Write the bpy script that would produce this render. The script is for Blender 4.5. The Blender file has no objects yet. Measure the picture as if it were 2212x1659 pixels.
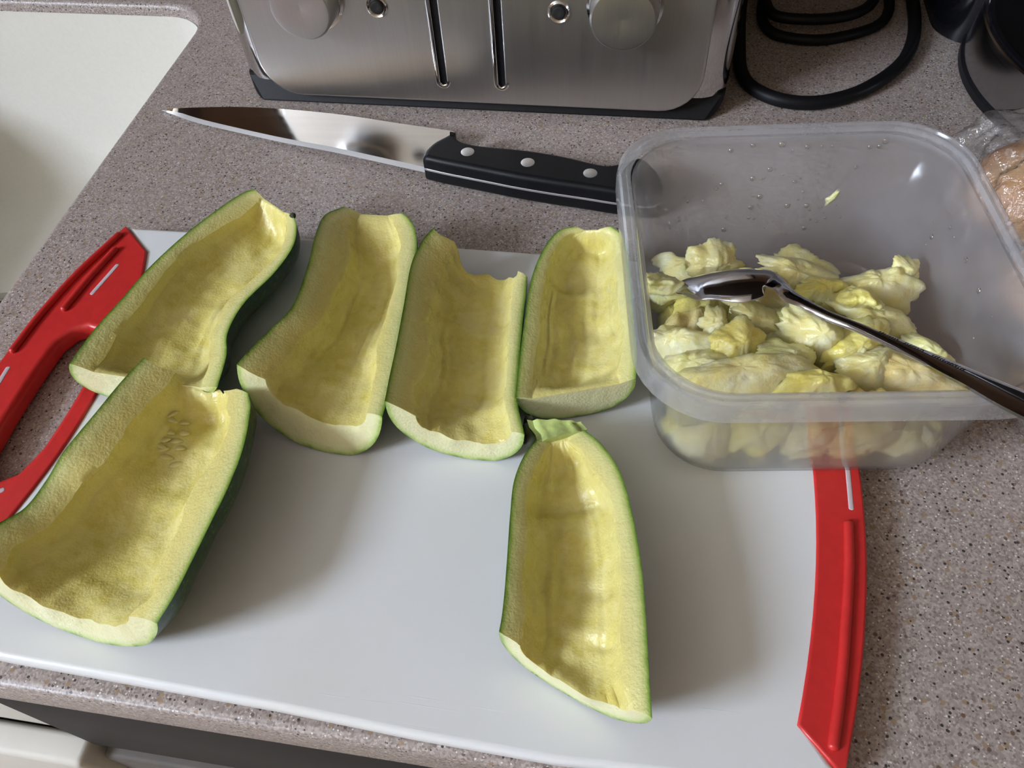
import bpy, bmesh, math, random
from mathutils import Vector, Matrix, noise
R_ = math.radians
scene = bpy.context.scene
COL = scene.collection

# ------------------------------------------------------------------ camera
CAM_H = 0.31                      # metres above the worktop
F_PX = 1660.0                     # focal length in pixels of a 2212 px wide frame
AX = Vector((0.9873027, 0.15072403, -0.05015614))   # camera right
AU = Vector((-0.09249477, 0.80217252, 0.58988471))  # camera up
AF = Vector((-0.12914367, 0.57775558, -0.80592828)) # camera forward
CAM_O = Vector((0, 0, CAM_H))
cd = bpy.data.cameras.new('camera')
cam = bpy.data.objects.new('camera', cd)
COL.objects.link(cam)
cam.matrix_world = Matrix((
    (AX.x, AU.x, -AF.x, CAM_O.x), (AX.y, AU.y, -AF.y, CAM_O.y),
    (AX.z, AU.z, -AF.z, CAM_O.z), (0, 0, 0, 1)))
cd.sensor_width = 36.0
cd.lens = 36.0 * F_PX / 2212.0
cd.clip_start = 0.01
scene.camera = cam

# ------------------------------------------------------------------ world, daylight, exposure
w = bpy.data.worlds.new('sky'); scene.world = w; w.use_nodes = True
bg = w.node_tree.nodes['Background']
bg.inputs[0].default_value = (0.62, 0.74, 0.95, 1); bg.inputs[1].default_value = 1.0
ROOM_L, ROOM_R, ROOM_B, ROOM_F, FLOOR_Z, CEIL_Z = -2.4, 2.0, 0.68, -2.8, -0.90, 1.95
WIN = (-2.00, -0.85, 0.98, 1.82)          # window opening in the left wall: y0, y1, z0, z1
ld = bpy.data.lights.new('window_daylight', 'AREA'); ld.shape = 'RECTANGLE'
ld.size = WIN[3] - WIN[2]; ld.size_y = WIN[1] - WIN[0]
ld.energy = 125.0; ld.color = (0.865, 0.99, 1.20)
lo = bpy.data.objects.new('window_daylight', ld); COL.objects.link(lo)
lo.location = (ROOM_L - 0.13, (WIN[0] + WIN[1]) / 2, (WIN[2] + WIN[3]) / 2)
lo.rotation_euler = (0, R_(-90), 0)
vs = scene.view_settings
vs.view_transform = 'Standard'; vs.look = 'None'; vs.gamma = 1.0; vs.use_curve_mapping = False
vs.exposure = 0.45
scene.cycles.transparent_max_bounces = 24
scene.cycles.max_bounces = 8
scene.cycles.diffuse_bounces = 3
scene.cycles.glossy_bounces = 3
scene.cycles.transmission_bounces = 8

# ------------------------------------------------------------------ helpers
def P(x, y, z=0.0):
    """world point at height z seen at pixel (x, y) of the photograph"""
    d = AX * ((x - 1106) / F_PX) - AU * ((y - 829.5) / F_PX) + AF
    return CAM_O + d * ((z - CAM_H) / d.z)

def ob(name, me, mat=None, parent=None):
    o = bpy.data.objects.new(name, me)
    COL.objects.link(o)
    if mat is not None:
        for m in (mat if isinstance(mat, (list, tuple)) else [mat]): me.materials.append(m)
    if parent is not None: o.parent = parent
    return o

def from_bm(name, bm, mat=None, parent=None, smooth=True, angle=None):
    bmesh.ops.recalc_face_normals(bm, faces=bm.faces[:])
    me = bpy.data.meshes.new(name); bm.to_mesh(me); bm.free()
    if smooth:
        if smooth != 'keep':
            for p in me.polygons: p.use_smooth = True
        if angle is not None and smooth != 'keep':
            me.set_sharp_from_angle(angle=R_(angle))
    return ob(name, me, mat, parent)

def thing(name, label, cat, loc=(0, 0, 0), group=None):
    o = bpy.data.objects.new(name, None); COL.objects.link(o)
    o.location = loc; o.empty_display_size = 0.01
    return tag(o, label, cat, group)

def tag(o, label=None, cat=None, group=None, kind=None):
    if label: o['label'] = label
    if cat: o['category'] = cat
    if group: o['group'] = group
    if kind: o['kind'] = kind
    return o

def adopt(child, parent):
    """parent and keep the world position (parents here only carry a location)"""
    child.parent = parent
    child.matrix_parent_inverse = Matrix.Translation(-Vector(parent.location))
    return child

def box_bm(bm, x0, x1, y0, y1, z0, z1, bev=0.0):
    r = bmesh.ops.create_cube(bm, size=1.0)
    for v in r['verts']:
        v.co = Vector(((x0 + x1) / 2 + v.co.x * (x1 - x0), (y0 + y1) / 2 + v.co.y * (y1 - y0), (z0 + z1) / 2 + v.co.z * (z1 - z0)))
    if bev > 0:
        es = list({e for v in r['verts'] for e in v.link_edges})
        bmesh.ops.bevel(bm, geom=es, offset=bev, segments=3, affect='EDGES', profile=0.5)
    return bm

def box(name, x0, x1, y0, y1, z0, z1, mat, parent=None, bev=0.0):
    return from_bm(name, box_bm(bmesh.new(), x0, x1, y0, y1, z0, z1, bev), mat, parent, smooth=bev > 0, angle=40 if bev > 0 else None)

def offset_loop(pts, d):
    """inward offset of a closed counter-clockwise loop of 2-D points"""
    n = len(pts); out = []
    for i in range(n):
        a, b, c = Vector(pts[i - 1][:2]), Vector(pts[i][:2]), Vector(pts[(i + 1) % n][:2])
        e1 = (b - a); e2 = (c - b)
        if e1.length < 1e-9: e1 = e2
        if e2.length < 1e-9: e2 = e1
        e1.normalize(); e2.normalize()
        n1 = Vector((-e1.y, e1.x)); n2 = Vector((-e2.y, e2.x))
        m = n1 + n2
        if m.length < 1e-6: m = n1
        m.normalize()
        k = 1.0 / max(0.45, m.dot(n1))
        out.append((b.x + m.x * d * k, b.y + m.y * d * k))
    return out

def area2(pts):
    return sum(pts[i - 1][0] * pts[i][1] - pts[i][0] * pts[i - 1][1] for i in range(len(pts)))

def ccw(pts):
    return list(pts) if area2(pts) > 0 else list(reversed(pts))

def slab_bm(outline, z0, z1, bev, holes=(), segs=3, hole_bev=None, bev0=None):
    """flat plate with rounded edges from a 2-D outline (and holes)"""
    bm = bmesh.new()
    loops = [(ccw(outline), 1, bev)] + [(ccw(h), -1, bev if hole_bev is None else hole_bev) for h in holes]
    top_e, bot_e = [], []
    for pts, sgn, bv in loops:
        rings = []
        prof = []
        for k in range(segs + 1):
            a = (math.pi / 2) * k / segs
            b0 = bv if bev0 is None else bev0
            prof.append((b0 * (1 - math.sin(a)), z0 + b0 * (1 - math.cos(a))))
        for k in range(segs + 1):
            a = (math.pi / 2) * k / segs
            prof.append((bv * (1 - math.cos(a)), z1 - bv * (1 - math.sin(a))))
        for ins, z in prof:
            q = offset_loop(pts, ins * sgn) if ins > 1e-9 else [p[:2] for p in pts]
            rings.append([bm.verts.new((x, y, z)) for x, y in q])
        n = len(pts)
        for a, b in zip(rings[:-1], rings[1:]):
            for i in range(n):
                bm.faces.new((a[i - 1], a[i], b[i], b[i - 1]))
        bm.edges.ensure_lookup_table()
        for ring, lst in ((rings[0], bot_e), (rings[-1], top_e)):
            for i in range(n):
                e = bm.edges.get((ring[i - 1], ring[i]))
                lst.append(e)
    for f in bm.faces: f.smooth = True
    for lst in (top_e, bot_e):
        r = bmesh.ops.triangle_fill(bm, use_beauty=True, use_dissolve=False, edges=lst)
        for g in r['geom']:
            if isinstance(g, bmesh.types.BMFace): g.smooth = False
    return bm

def rrect(cx, cy, hx, hy, r, n=8):
    pts = []
    for sx, sy, a0 in ((1, 1, 0), (-1, 1, 90), (-1, -1, 180), (1, -1, 270)):
        for k in range(n + 1):
            a = R_(a0 + 90 * k / n)
            pts.append((cx + sx * (hx - r) + r * math.cos(a), cy + sy * (hy - r) + r * math.sin(a)))
    return pts

def loft_bm(bm, rings, closed=True, caps=(False, False)):
    vs_ = [[bm.verts.new(p) for p in r] for r in rings]
    n = len(rings[0])
    for a, b in zip(vs_[:-1], vs_[1:]):
        for i in range(0 if closed else 1, n):
            bm.faces.new((a[i - 1], a[i], b[i], b[i - 1]))
    if caps[0]: bm.faces.new(vs_[0])
    if caps[1]: bm.faces.new(list(reversed(vs_[-1])))
    return vs_

def tube_bm(bm, pts, rad, seg=10, flat=1.0):
    """round bar along a polyline with rounded ends"""
    pts = [Vector(p) for p in pts]
    rings = []
    n = len(pts)
    up0 = Vector((0, 0, 1))
    def ring(c, t, r):
        s = t.cross(up0)
        if s.length < 1e-4: s = t.cross(Vector((1, 0, 0)))
        s.normalize(); u = s.cross(t).normalized()
        return [c + s * (r * math.cos(2 * math.pi * k / seg)) + u * (r * flat * math.sin(2 * math.pi * k / seg)) for k in range(seg)]
    rr = rad if callable(rad) else (lambda i: rad)
    t0 = (pts[1] - pts[0]).normalized(); t1 = (pts[-1] - pts[-2]).normalized()
    for k in (0.02, 0.3, 0.7):
        r = rr(0); rings.append(ring(pts[0] - t0 * r * (1 - k) * 0.8, t0, r * math.sqrt(max(0.02, 1 - (1 - k) ** 2))))
    for i in range(n):
        t = (pts[min(i + 1, n - 1)] - pts[max(i - 1, 0)]).normalized()
        rings.append(ring(pts[i], t, rr(i)))
    for k in (0.7, 0.3, 0.02):
        r = rr(n - 1); rings.append(ring(pts[-1] + t1 * r * (1 - k) * 0.8, t1, r * math.sqrt(max(0.02, 1 - (1 - k) ** 2))))
    loft_bm(bm, rings, True, (True, True))
    return bm

def crom(pts, m):
    """Catmull-Rom resample of a list of Vectors to m points"""
    n = len(pts); out = []
    for j in range(m):
        u = j * (n - 1) / (m - 1); i = min(int(u), n - 2); t = u - i
        p0 = pts[max(i - 1, 0)]; p1 = pts[i]; p2 = pts[i + 1]; p3 = pts[min(i + 2, n - 1)]
        if i == 0: p0 = p1 * 2 - p2
        if i == n - 2: p3 = p2 * 2 - p1
        out.append(0.5 * ((2 * p1) + (p2 - p0) * t + (2 * p0 - 5 * p1 + 4 * p2 - p3) * t * t + (3 * p1 - p0 - 3 * p2 + p3) * t ** 3))
    return out

def lathe_bm(bm, prof, seg=48, centre=(0, 0, 0), axis='Z', closed_top=True):
    c = Vector(centre); rings = []
    for r, h in prof:
        ring = []
        for k in range(seg):
            a = 2 * math.pi * k / seg
            if axis == 'Z': v = Vector((r * math.cos(a), r * math.sin(a), h))
            else: v = Vector((r * math.cos(a), -h, r * math.sin(a)))      # towards -y
            ring.append(c + v)
        rings.append(ring)
    loft_bm(bm, rings, True, (True, True))
    return bm

def sm(a, b, x):
    if b <= a: return 1.0 if x >= a else 0.0
    t = min(1.0, max(0.0, (x - a) / (b - a))); return t * t * (3 - 2 * t)

def nz(x, y, z): return noise.noise(Vector((x, y, z)))

# ------------------------------------------------------------------ materials
def new_mat(name):
    m = bpy.data.materials.new(name); m.use_nodes = True
    nt = m.node_tree
    return m, nt, nt.nodes['Principled BSDF'], nt.nodes['Material Output']

def N(nt, t, **kw):
    n = nt.nodes.new(t)
    for k, v in kw.items():
        if k.startswith('i_'):
            key = k[2:]
            n.inputs[int(key) if key.isdigit() else key.replace('_', ' ')].default_value = v
        else: setattr(n, k, v)
    return n

def ramp(nt, fac, stops, interp='LINEAR'):
    r = nt.nodes.new('ShaderNodeValToRGB'); cr = r.color_ramp; cr.interpolation = interp
    while len(cr.elements) < len(stops): cr.elements.new(0.5)
    for e, (p, c) in zip(cr.elements, stops):
        e.position = p; e.color = (c[0], c[1], c[2], 1) if len(c) == 3 else c
    if fac is not None: nt.links.new(fac, r.inputs[0])
    return r

def mixc(nt, fac, a, b, blend='MIX'):
    m = nt.nodes.new('ShaderNodeMix'); m.data_type = 'RGBA'; m.blend_type = blend
    for sock, v in ((m.inputs[0], fac), (m.inputs[6], a), (m.inputs[7], b)):
        if isinstance(v, bpy.types.NodeSocket): nt.links.new(v, sock)
        elif isinstance(v, (int, float)): sock.default_value = v
        else: sock.default_value = (v[0], v[1], v[2], 1)
    return m.outputs[2]

def math_(nt, op, a, b=None, c=None):
    m = nt.nodes.new('ShaderNodeMath'); m.operation = op
    for i, v in enumerate((a, b, c)):
        if v is None: continue
        if isinstance(v, bpy.types.NodeSocket): nt.links.new(v, m.inputs[i])
        else: m.inputs[i].default_value = v
    return m.outputs[0]

def coords(nt, scale=(1, 1, 1), rot=(0, 0, 0)):
    g = nt.nodes.new('ShaderNodeNewGeometry')
    mp = nt.nodes.new('ShaderNodeMapping'); mp.inputs['Scale'].default_value = scale; mp.inputs['Rotation'].default_value = rot
    tc = nt.nodes.new('ShaderNodeTexCoord')
    nt.links.new(tc.outputs['Object'], mp.inputs[0])
    nt.nodes.remove(g)
    return mp.outputs[0]

def noise_t(nt, vec, scale, detail=3, rough=0.5):
    n = N(nt, 'ShaderNodeTexNoise'); n.inputs['Scale'].default_value = scale
    n.inputs['Detail'].default_value = detail; n.inputs['Roughness'].default_value = rough
    nt.links.new(vec, n.inputs['Vector']); return n

def bump(nt, bsdf, height, strength, dist):
    b = nt.nodes.new('ShaderNodeBump'); b.inputs['Strength'].default_value = strength; b.inputs['Distance'].default_value = dist
    nt.links.new(height, b.inputs['Height']); nt.links.new(b.outputs[0], bsdf.inputs['Normal'])

def plain(name, col, rough=0.5, metal=0.0, spec=0.5, nscale=60, namt=0.06, bumpd=0.0, coat=0.0):
    m, nt, b, o = new_mat(name)
    v = coords(nt); n = noise_t(nt, v, nscale)
    c2 = [min(1, c * (1 + namt)) for c in col]; c1 = [c * (1 - namt) for c in col]
    r = ramp(nt, n.outputs[0], [(0.3, c1), (0.7, c2)])
    nt.links.new(r.outputs[0], b.inputs['Base Color'])
    b.inputs['Roughness'].default_value = rough; b.inputs['Metallic'].default_value = metal
    b.inputs['Specular IOR Level'].default_value = spec
    b.inputs['Coat Weight'].default_value = coat
    if bumpd > 0: bump(nt, b, n.outputs[0], 0.5, bumpd)
    return m

def mat_counter():
    m, nt, b, o = new_mat('speckled_solid_surface')
    v = coords(nt)
    def cells(scale, rnd=1.0):
        t = N(nt, 'ShaderNodeTexVoronoi'); t.inputs['Scale'].default_value = scale; t.inputs['Randomness'].default_value = rnd
        nt.links.new(v, t.inputs['Vector'])
        s = nt.nodes.new('ShaderNodeSeparateColor'); nt.links.new(t.outputs['Color'], s.inputs[0])
        return t.outputs['Distance'], s.outputs
    d0, c0 = cells(1150)
    base = ramp(nt, c0[0], [(0.0, (0.20, 0.155, 0.135)), (0.30, (0.33, 0.275, 0.245)), (0.75, (0.43, 0.365, 0.33)), (1.0, (0.54, 0.48, 0.44))]).outputs[0]
    n = noise_t(nt, v, 22, 3)
    base = mixc(nt, math_(nt, 'MULTIPLY', n.outputs[0], 0.35), base, (0.36, 0.285, 0.25))
    d1, c1 = cells(900)
    white = math_(nt, 'MULTIPLY', math_(nt, 'GREATER_THAN', c1[1], 0.90), math_(nt, 'LESS_THAN', d1, 0.36))
    base = mixc(nt, white, base, (0.74, 0.70, 0.67))
    d2, c2 = cells(430)
    tan = math_(nt, 'MULTIPLY', math_(nt, 'GREATER_THAN', c2[2], 0.93), math_(nt, 'LESS_THAN', d2, 0.42))
    base = mixc(nt, math_(nt, 'MULTIPLY', tan, 0.75), base, (0.33, 0.22, 0.115))
    rust = math_(nt, 'MULTIPLY', math_(nt, 'GREATER_THAN', c2[0], 0.94), math_(nt, 'LESS_THAN', d2, 0.34))
    base = mixc(nt, math_(nt, 'MULTIPLY', rust, 0.8), base, (0.115, 0.07, 0.06))
    d3, c3 = cells(600)
    blk = math_(nt, 'MULTIPLY', math_(nt, 'GREATER_THAN', c3[1], 0.80), math_(nt, 'LESS_THAN', d3, math_(nt, 'MULTIPLY_ADD', c3[0], 0.30, 0.12)))
    base = mixc(nt, math_(nt, 'MULTIPLY', blk, 0.92), base, (0.022, 0.02, 0.022))
    nt.links.new(base, b.inputs['Base Color'])
    b.inputs['Roughness'].default_value = 0.42
    return m

def mat_board():
    m, nt, b, o = new_mat('white_polyethylene')
    v = coords(nt)
    n = noise_t(nt, v, 9, 3)
    c = ramp(nt, n.outputs[0], [(0.35, (0.80, 0.81, 0.815)), (0.60, (0.78, 0.785, 0.77)), (0.75, (0.76, 0.745, 0.69))]).outputs[0]
    # knife scratches: long thin streaks in three directions
    hs = None
    for ang, seed in ((28, 0), (-62, 5), (-74, 11)):
        mp = N(nt, 'ShaderNodeMapping'); mp.inputs['Rotation'].default_value = (0, 0, R_(ang)); mp.inputs['Scale'].default_value = (14, 900, 1); mp.inputs['Location'].default_value = (seed, seed * 2, 0)
        tc = N(nt, 'ShaderNodeTexCoord'); nt.links.new(tc.outputs['Object'], mp.inputs[0])
        t = noise_t(nt, mp.outputs[0], 1.0, 2, 0.6)
        s = ramp(nt, t.outputs[0], [(0.70, (0, 0, 0)), (0.76, (1, 1, 1))]).outputs[0]
        hs = s if hs is None else math_(nt, 'MAXIMUM', hs, s)
    n2 = noise_t(nt, v, 14, 2)
    msk = ramp(nt, n2.outputs[0], [(0.45, (0, 0, 0)), (0.65, (1, 1, 1))]).outputs[0]
    hs = math_(nt, 'MULTIPLY', hs, msk)
    c = mixc(nt, math_(nt, 'MULTIPLY', hs, 0.45), c, (0.88, 0.88, 0.88))
    nt.links.new(c, b.inputs['Base Color'])
    b.inputs['Roughness'].default_value = 0.38
    bump(nt, b, hs, 0.35, 0.0003)
    return m

def mat_steel(name, col=(0.62, 0.61, 0.60), rough=0.28, direction=(4, 4, 900), aniso=0.0, amt=0.06):
    m, nt, b, o = new_mat(name)
    v = coords(nt, direction)
    n = noise_t(nt, v, 1.0, 4, 0.6)
    nt.links.new(ramp(nt, n.outputs[0], [(0.2, (rough - amt,) * 3), (0.8, (rough + amt,) * 3)]).outputs[0], b.inputs['Roughness'])
    nt.links.new(ramp(nt, n.outputs[0], [(0.2, [c * 0.9 for c in col]), (0.8, col)]).outputs[0], b.inputs['Base Color'])
    b.inputs['Metallic'].default_value = 1.0
    b.inputs['Anisotropic'].default_value = aniso
    return m

def mat_flesh():
    """courgette flesh: dep = millimetres from the skin, hol = scooped seed cavity"""
    m, nt, b, o = new_mat('courgette_flesh')
    v = coords(nt)
    a = N(nt, 'ShaderNodeAttribute'); a.attribute_name = 'dep'
    h = N(nt, 'ShaderNodeAttribute'); h.attribute_name = 'hol'
    n = noise_t(nt, v, 160, 4)
    dep = math_(nt, 'ADD', a.outputs['Fac'], math_(nt, 'MULTIPLY', math_(nt, 'SUBTRACT', n.outputs[0], 0.5), 1.0))
    c = ramp(nt, math_(nt, 'DIVIDE', dep, 10.0), [(0.0, (0.08, 0.18, 0.02)), (0.07, (0.25, 0.37, 0.06)), (0.18, (0.52, 0.56, 0.19)), (0.38, (0.71, 0.68, 0.29)), (0.9, (0.75, 0.66, 0.24))]).outputs[0]
    n2 = noise_t(nt, v, 62, 5, 0.6)
    yel = ramp(nt, n2.outputs[0], [(0.30, (0.60, 0.49, 0.12)), (0.48, (0.66, 0.56, 0.15)), (0.60, (0.75, 0.67, 0.27)), (0.70, (0.70, 0.60, 0.20)), (0.82, (0.58, 0.43, 0.10))]).outputs[0]
    n3 = noise_t(nt, v, 70, 2)
    hm = math_(nt, 'MULTIPLY', h.outputs['Fac'], ramp(nt, n3.outputs[0], [(0.35, (0.35,) * 3), (0.6, (1, 1, 1))]).outputs[0])
    c = mixc(nt, hm, c, yel)
    ct = N(nt, 'ShaderNodeAttribute'); ct.attribute_name = 'cut'      # end faces mix towards a paler ramp
    pale = ramp(nt, math_(nt, 'DIVIDE', dep, 10.0), [(0.0, (0.10, 0.22, 0.03)), (0.08, (0.34, 0.50, 0.12)), (0.22, (0.70, 0.76, 0.38)), (0.45, (0.84, 0.84, 0.55))]).outputs[0]
    c = mixc(nt, ct.outputs['Fac'], c, pale)
    nt.links.new(c, b.inputs['Base Color'])
    b.inputs['Subsurface Weight'].default_value = 0.22; b.inputs['Subsurface Radius'].default_value = (1.0, 0.75, 0.2); b.inputs['Subsurface Scale'].default_value = 0.003
    nt.links.new(ramp(nt, n2.outputs[0], [(0.35, (0.20,) * 3), (0.65, (0.40,) * 3)]).outputs[0], b.inputs['Roughness'])
    n4 = noise_t(nt, v, 900, 3)
    mx = math_(nt, 'MULTIPLY_ADD', n.outputs[0], 2.0, n4.outputs[0])
    bump(nt, b, mx, 0.42, 0.0006)
    return m

def mat_skin():
    m, nt, b, o = new_mat('courgette_skin')
    v = coords(nt)
    n = noise_t(nt, v, 420, 3, 0.7); n2 = noise_t(nt, v, 40, 2)
    c = ramp(nt, n.outputs[0], [(0.35, (0.012, 0.040, 0.010)), (0.58, (0.028, 0.080, 0.018)), (0.70, (0.16, 0.28, 0.07))]).outputs[0]
    c = mixc(nt, math_(nt, 'MULTIPLY', n2.outputs[0], 0.4), c, (0.02, 0.06, 0.012))
    nt.links.new(c, b.inputs['Base Color']); b.inputs['Roughness'].default_value = 0.32
    bump(nt, b, n.outputs[0], 0.15, 0.0004)
    return m

def mat_pulp(name, cols, seed=0.0):
    m, nt, b, o = new_mat(name)
    v = coords(nt)
    n = noise_t(nt, v, 75, 3, 0.55)
    c = ramp(nt, n.outputs[0], [(0.28, cols[0]), (0.5, cols[1]), (0.72, cols[2])]).outputs[0]
    nt.links.new(c, b.inputs['Base Color'])
    b.inputs['Subsurface Weight'].default_value = 0.45; b.inputs['Subsurface Radius'].default_value = (1.0, 0.8, 0.3); b.inputs['Subsurface Scale'].default_value = 0.005
    b.inputs['Roughness'].default_value = 0.30
    n2 = noise_t(nt, v, 420, 3, 0.6)
    n3 = noise_t(nt, v, 130, 3, 0.6)
    bump(nt, b, math_(nt, 'MULTIPLY_ADD', n3.outputs[0], 2.0, n2.outputs[0]), 0.45, 0.0009)
    return m

def thin_mix(nt, f, a, c):
    x = N(nt, 'ShaderNodeMixShader')
    if isinstance(f, bpy.types.NodeSocket): nt.links.new(f, x.inputs[0])
    else: x.inputs[0].default_value = f
    nt.links.new(a, x.inputs[1]); nt.links.new(c, x.inputs[2]); return x.outputs[0]

def thin_fresnel(nt, ior, normal=None, gain=1.0):
    """mirror share of a thin sheet: outer faces only, so no light is trapped inside the wall"""
    fr = N(nt, 'ShaderNodeFresnel'); fr.inputs[0].default_value = ior
    if normal is not None: nt.links.new(normal, fr.inputs['Normal'])
    g = N(nt, 'ShaderNodeNewGeometry')
    front = math_(nt, 'SUBTRACT', 1.0, g.outputs['Backfacing'])
    return math_(nt, 'MINIMUM', math_(nt, 'MULTIPLY', math_(nt, 'MULTIPLY', fr.outputs[0], front), gain), 0.9)

def mat_tub(name='cloudy_polypropylene', haze=(0.10, 0.155), blur=0.24):
    """cloudy polypropylene: mostly see-through, a little blurred and milky"""
    m, nt, b, o = new_mat(name)
    nt.nodes.remove(b)
    v = coords(nt); n = noise_t(nt, v, 40, 3)
    tr = N(nt, 'ShaderNodeBsdfTransparent'); tr.inputs[0].default_value = (0.985, 0.985, 0.99, 1)
    rf = N(nt, 'ShaderNodeBsdfRefraction'); rf.inputs['Color'].default_value = (0.98, 0.98, 0.985, 1); rf.inputs['Roughness'].default_value = 0.30; rf.inputs['IOR'].default_value = 1.22
    df = N(nt, 'ShaderNodeBsdfDiffuse'); df.inputs[0].default_value = (0.90, 0.91, 0.94, 1)
    tl = N(nt, 'ShaderNodeBsdfTranslucent'); tl.inputs[0].default_value = (0.90, 0.91, 0.94, 1)
    gl = N(nt, 'ShaderNodeBsdfGlossy'); gl.inputs['Roughness'].default_value = 0.12
    clear = thin_mix(nt, blur, tr.outputs[0], rf.outputs[0])
    hz_ = thin_mix(nt, 0.5, df.outputs[0], tl.outputs[0])
    hz = ramp(nt, n.outputs[0], [(0.3, (haze[0],) * 3), (0.7, (haze[1],) * 3)]).outputs[0]
    body = thin_mix(nt, hz, clear, hz_)
    out = thin_mix(nt, thin_fresnel(nt, 1.42), body, gl.outputs[0])
    nt.links.new(out, o.inputs[0])
    return m

def mat_film():
    m, nt, b, o = new_mat('clear_plastic_film')
    nt.nodes.remove(b)
    v = coords(nt)
    n = noise_t(nt, v, 60, 5, 0.65)
    tr = N(nt, 'ShaderNodeBsdfTransparent'); tr.inputs[0].default_value = (0.98, 0.98, 0.98, 1)
    gl = N(nt, 'ShaderNodeBsdfGlossy'); gl.inputs['Roughness'].default_value = 0.14
    tl = N(nt, 'ShaderNodeBsdfTranslucent'); tl.inputs[0].default_value = (0.9, 0.88, 0.86, 1)
    df = N(nt, 'ShaderNodeBsdfDiffuse'); df.inputs[0].default_value = (0.9, 0.88, 0.87, 1)
    bp = N(nt, 'ShaderNodeBump'); bp.inputs['Strength'].default_value = 0.8; bp.inputs['Distance'].default_value = 0.004
    nt.links.new(n.outputs[0], bp.inputs['Height']); nt.links.new(bp.outputs[0], gl.inputs['Normal'])
    hz = thin_mix(nt, 0.5, df.outputs[0], tl.outputs[0])
    body = thin_mix(nt, ramp(nt, n.outputs[0], [(0.40, (0.06,) * 3), (0.62, (0.30,) * 3)]).outputs[0], tr.outputs[0], hz)
    nt.links.new(thin_mix(nt, thin_fresnel(nt, 1.8, bp.outputs[0], 2.2), body, gl.outputs[0]), o.inputs[0])
    return m

def mat_glass(name, rough=0.02):
    """small water drops: clear, with a bright rim reflection"""
    m, nt, b, o = new_mat(name)
    nt.nodes.remove(b)
    v = coords(nt); n = noise_t(nt, v, 300, 2)
    tr = N(nt, 'ShaderNodeBsdfTransparent'); tr.inputs[0].default_value = (0.97, 0.97, 0.98, 1)
    gl = N(nt, 'ShaderNodeBsdfGlossy')
    nt.links.new(ramp(nt, n.outputs[0], [(0.3, (rough,) * 3), (0.7, (rough + .03,) * 3)]).outputs[0], gl.inputs['Roughness'])
    nt.links.new(thin_mix(nt, thin_fresnel(nt, 2.3, None, 2.2), tr.outputs[0], gl.outputs[0]), o.inputs[0])
    return m

def mat_bread():
    m, nt, b, o = new_mat('bread_crust')
    v = coords(nt)
    n = noise_t(nt, v, 30, 4)
    c = ramp(nt, n.outputs[0], [(0.3, (0.50, 0.22, 0.08)), (0.55, (0.66, 0.36, 0.16)), (0.75, (0.78, 0.54, 0.30))]).outputs[0]
    nt.links.new(c, b.inputs['Base Color']); b.inputs['Roughness'].default_value = 0.5
    bump(nt, b, n.outputs[0], 0.3, 0.002)
    return m

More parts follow.
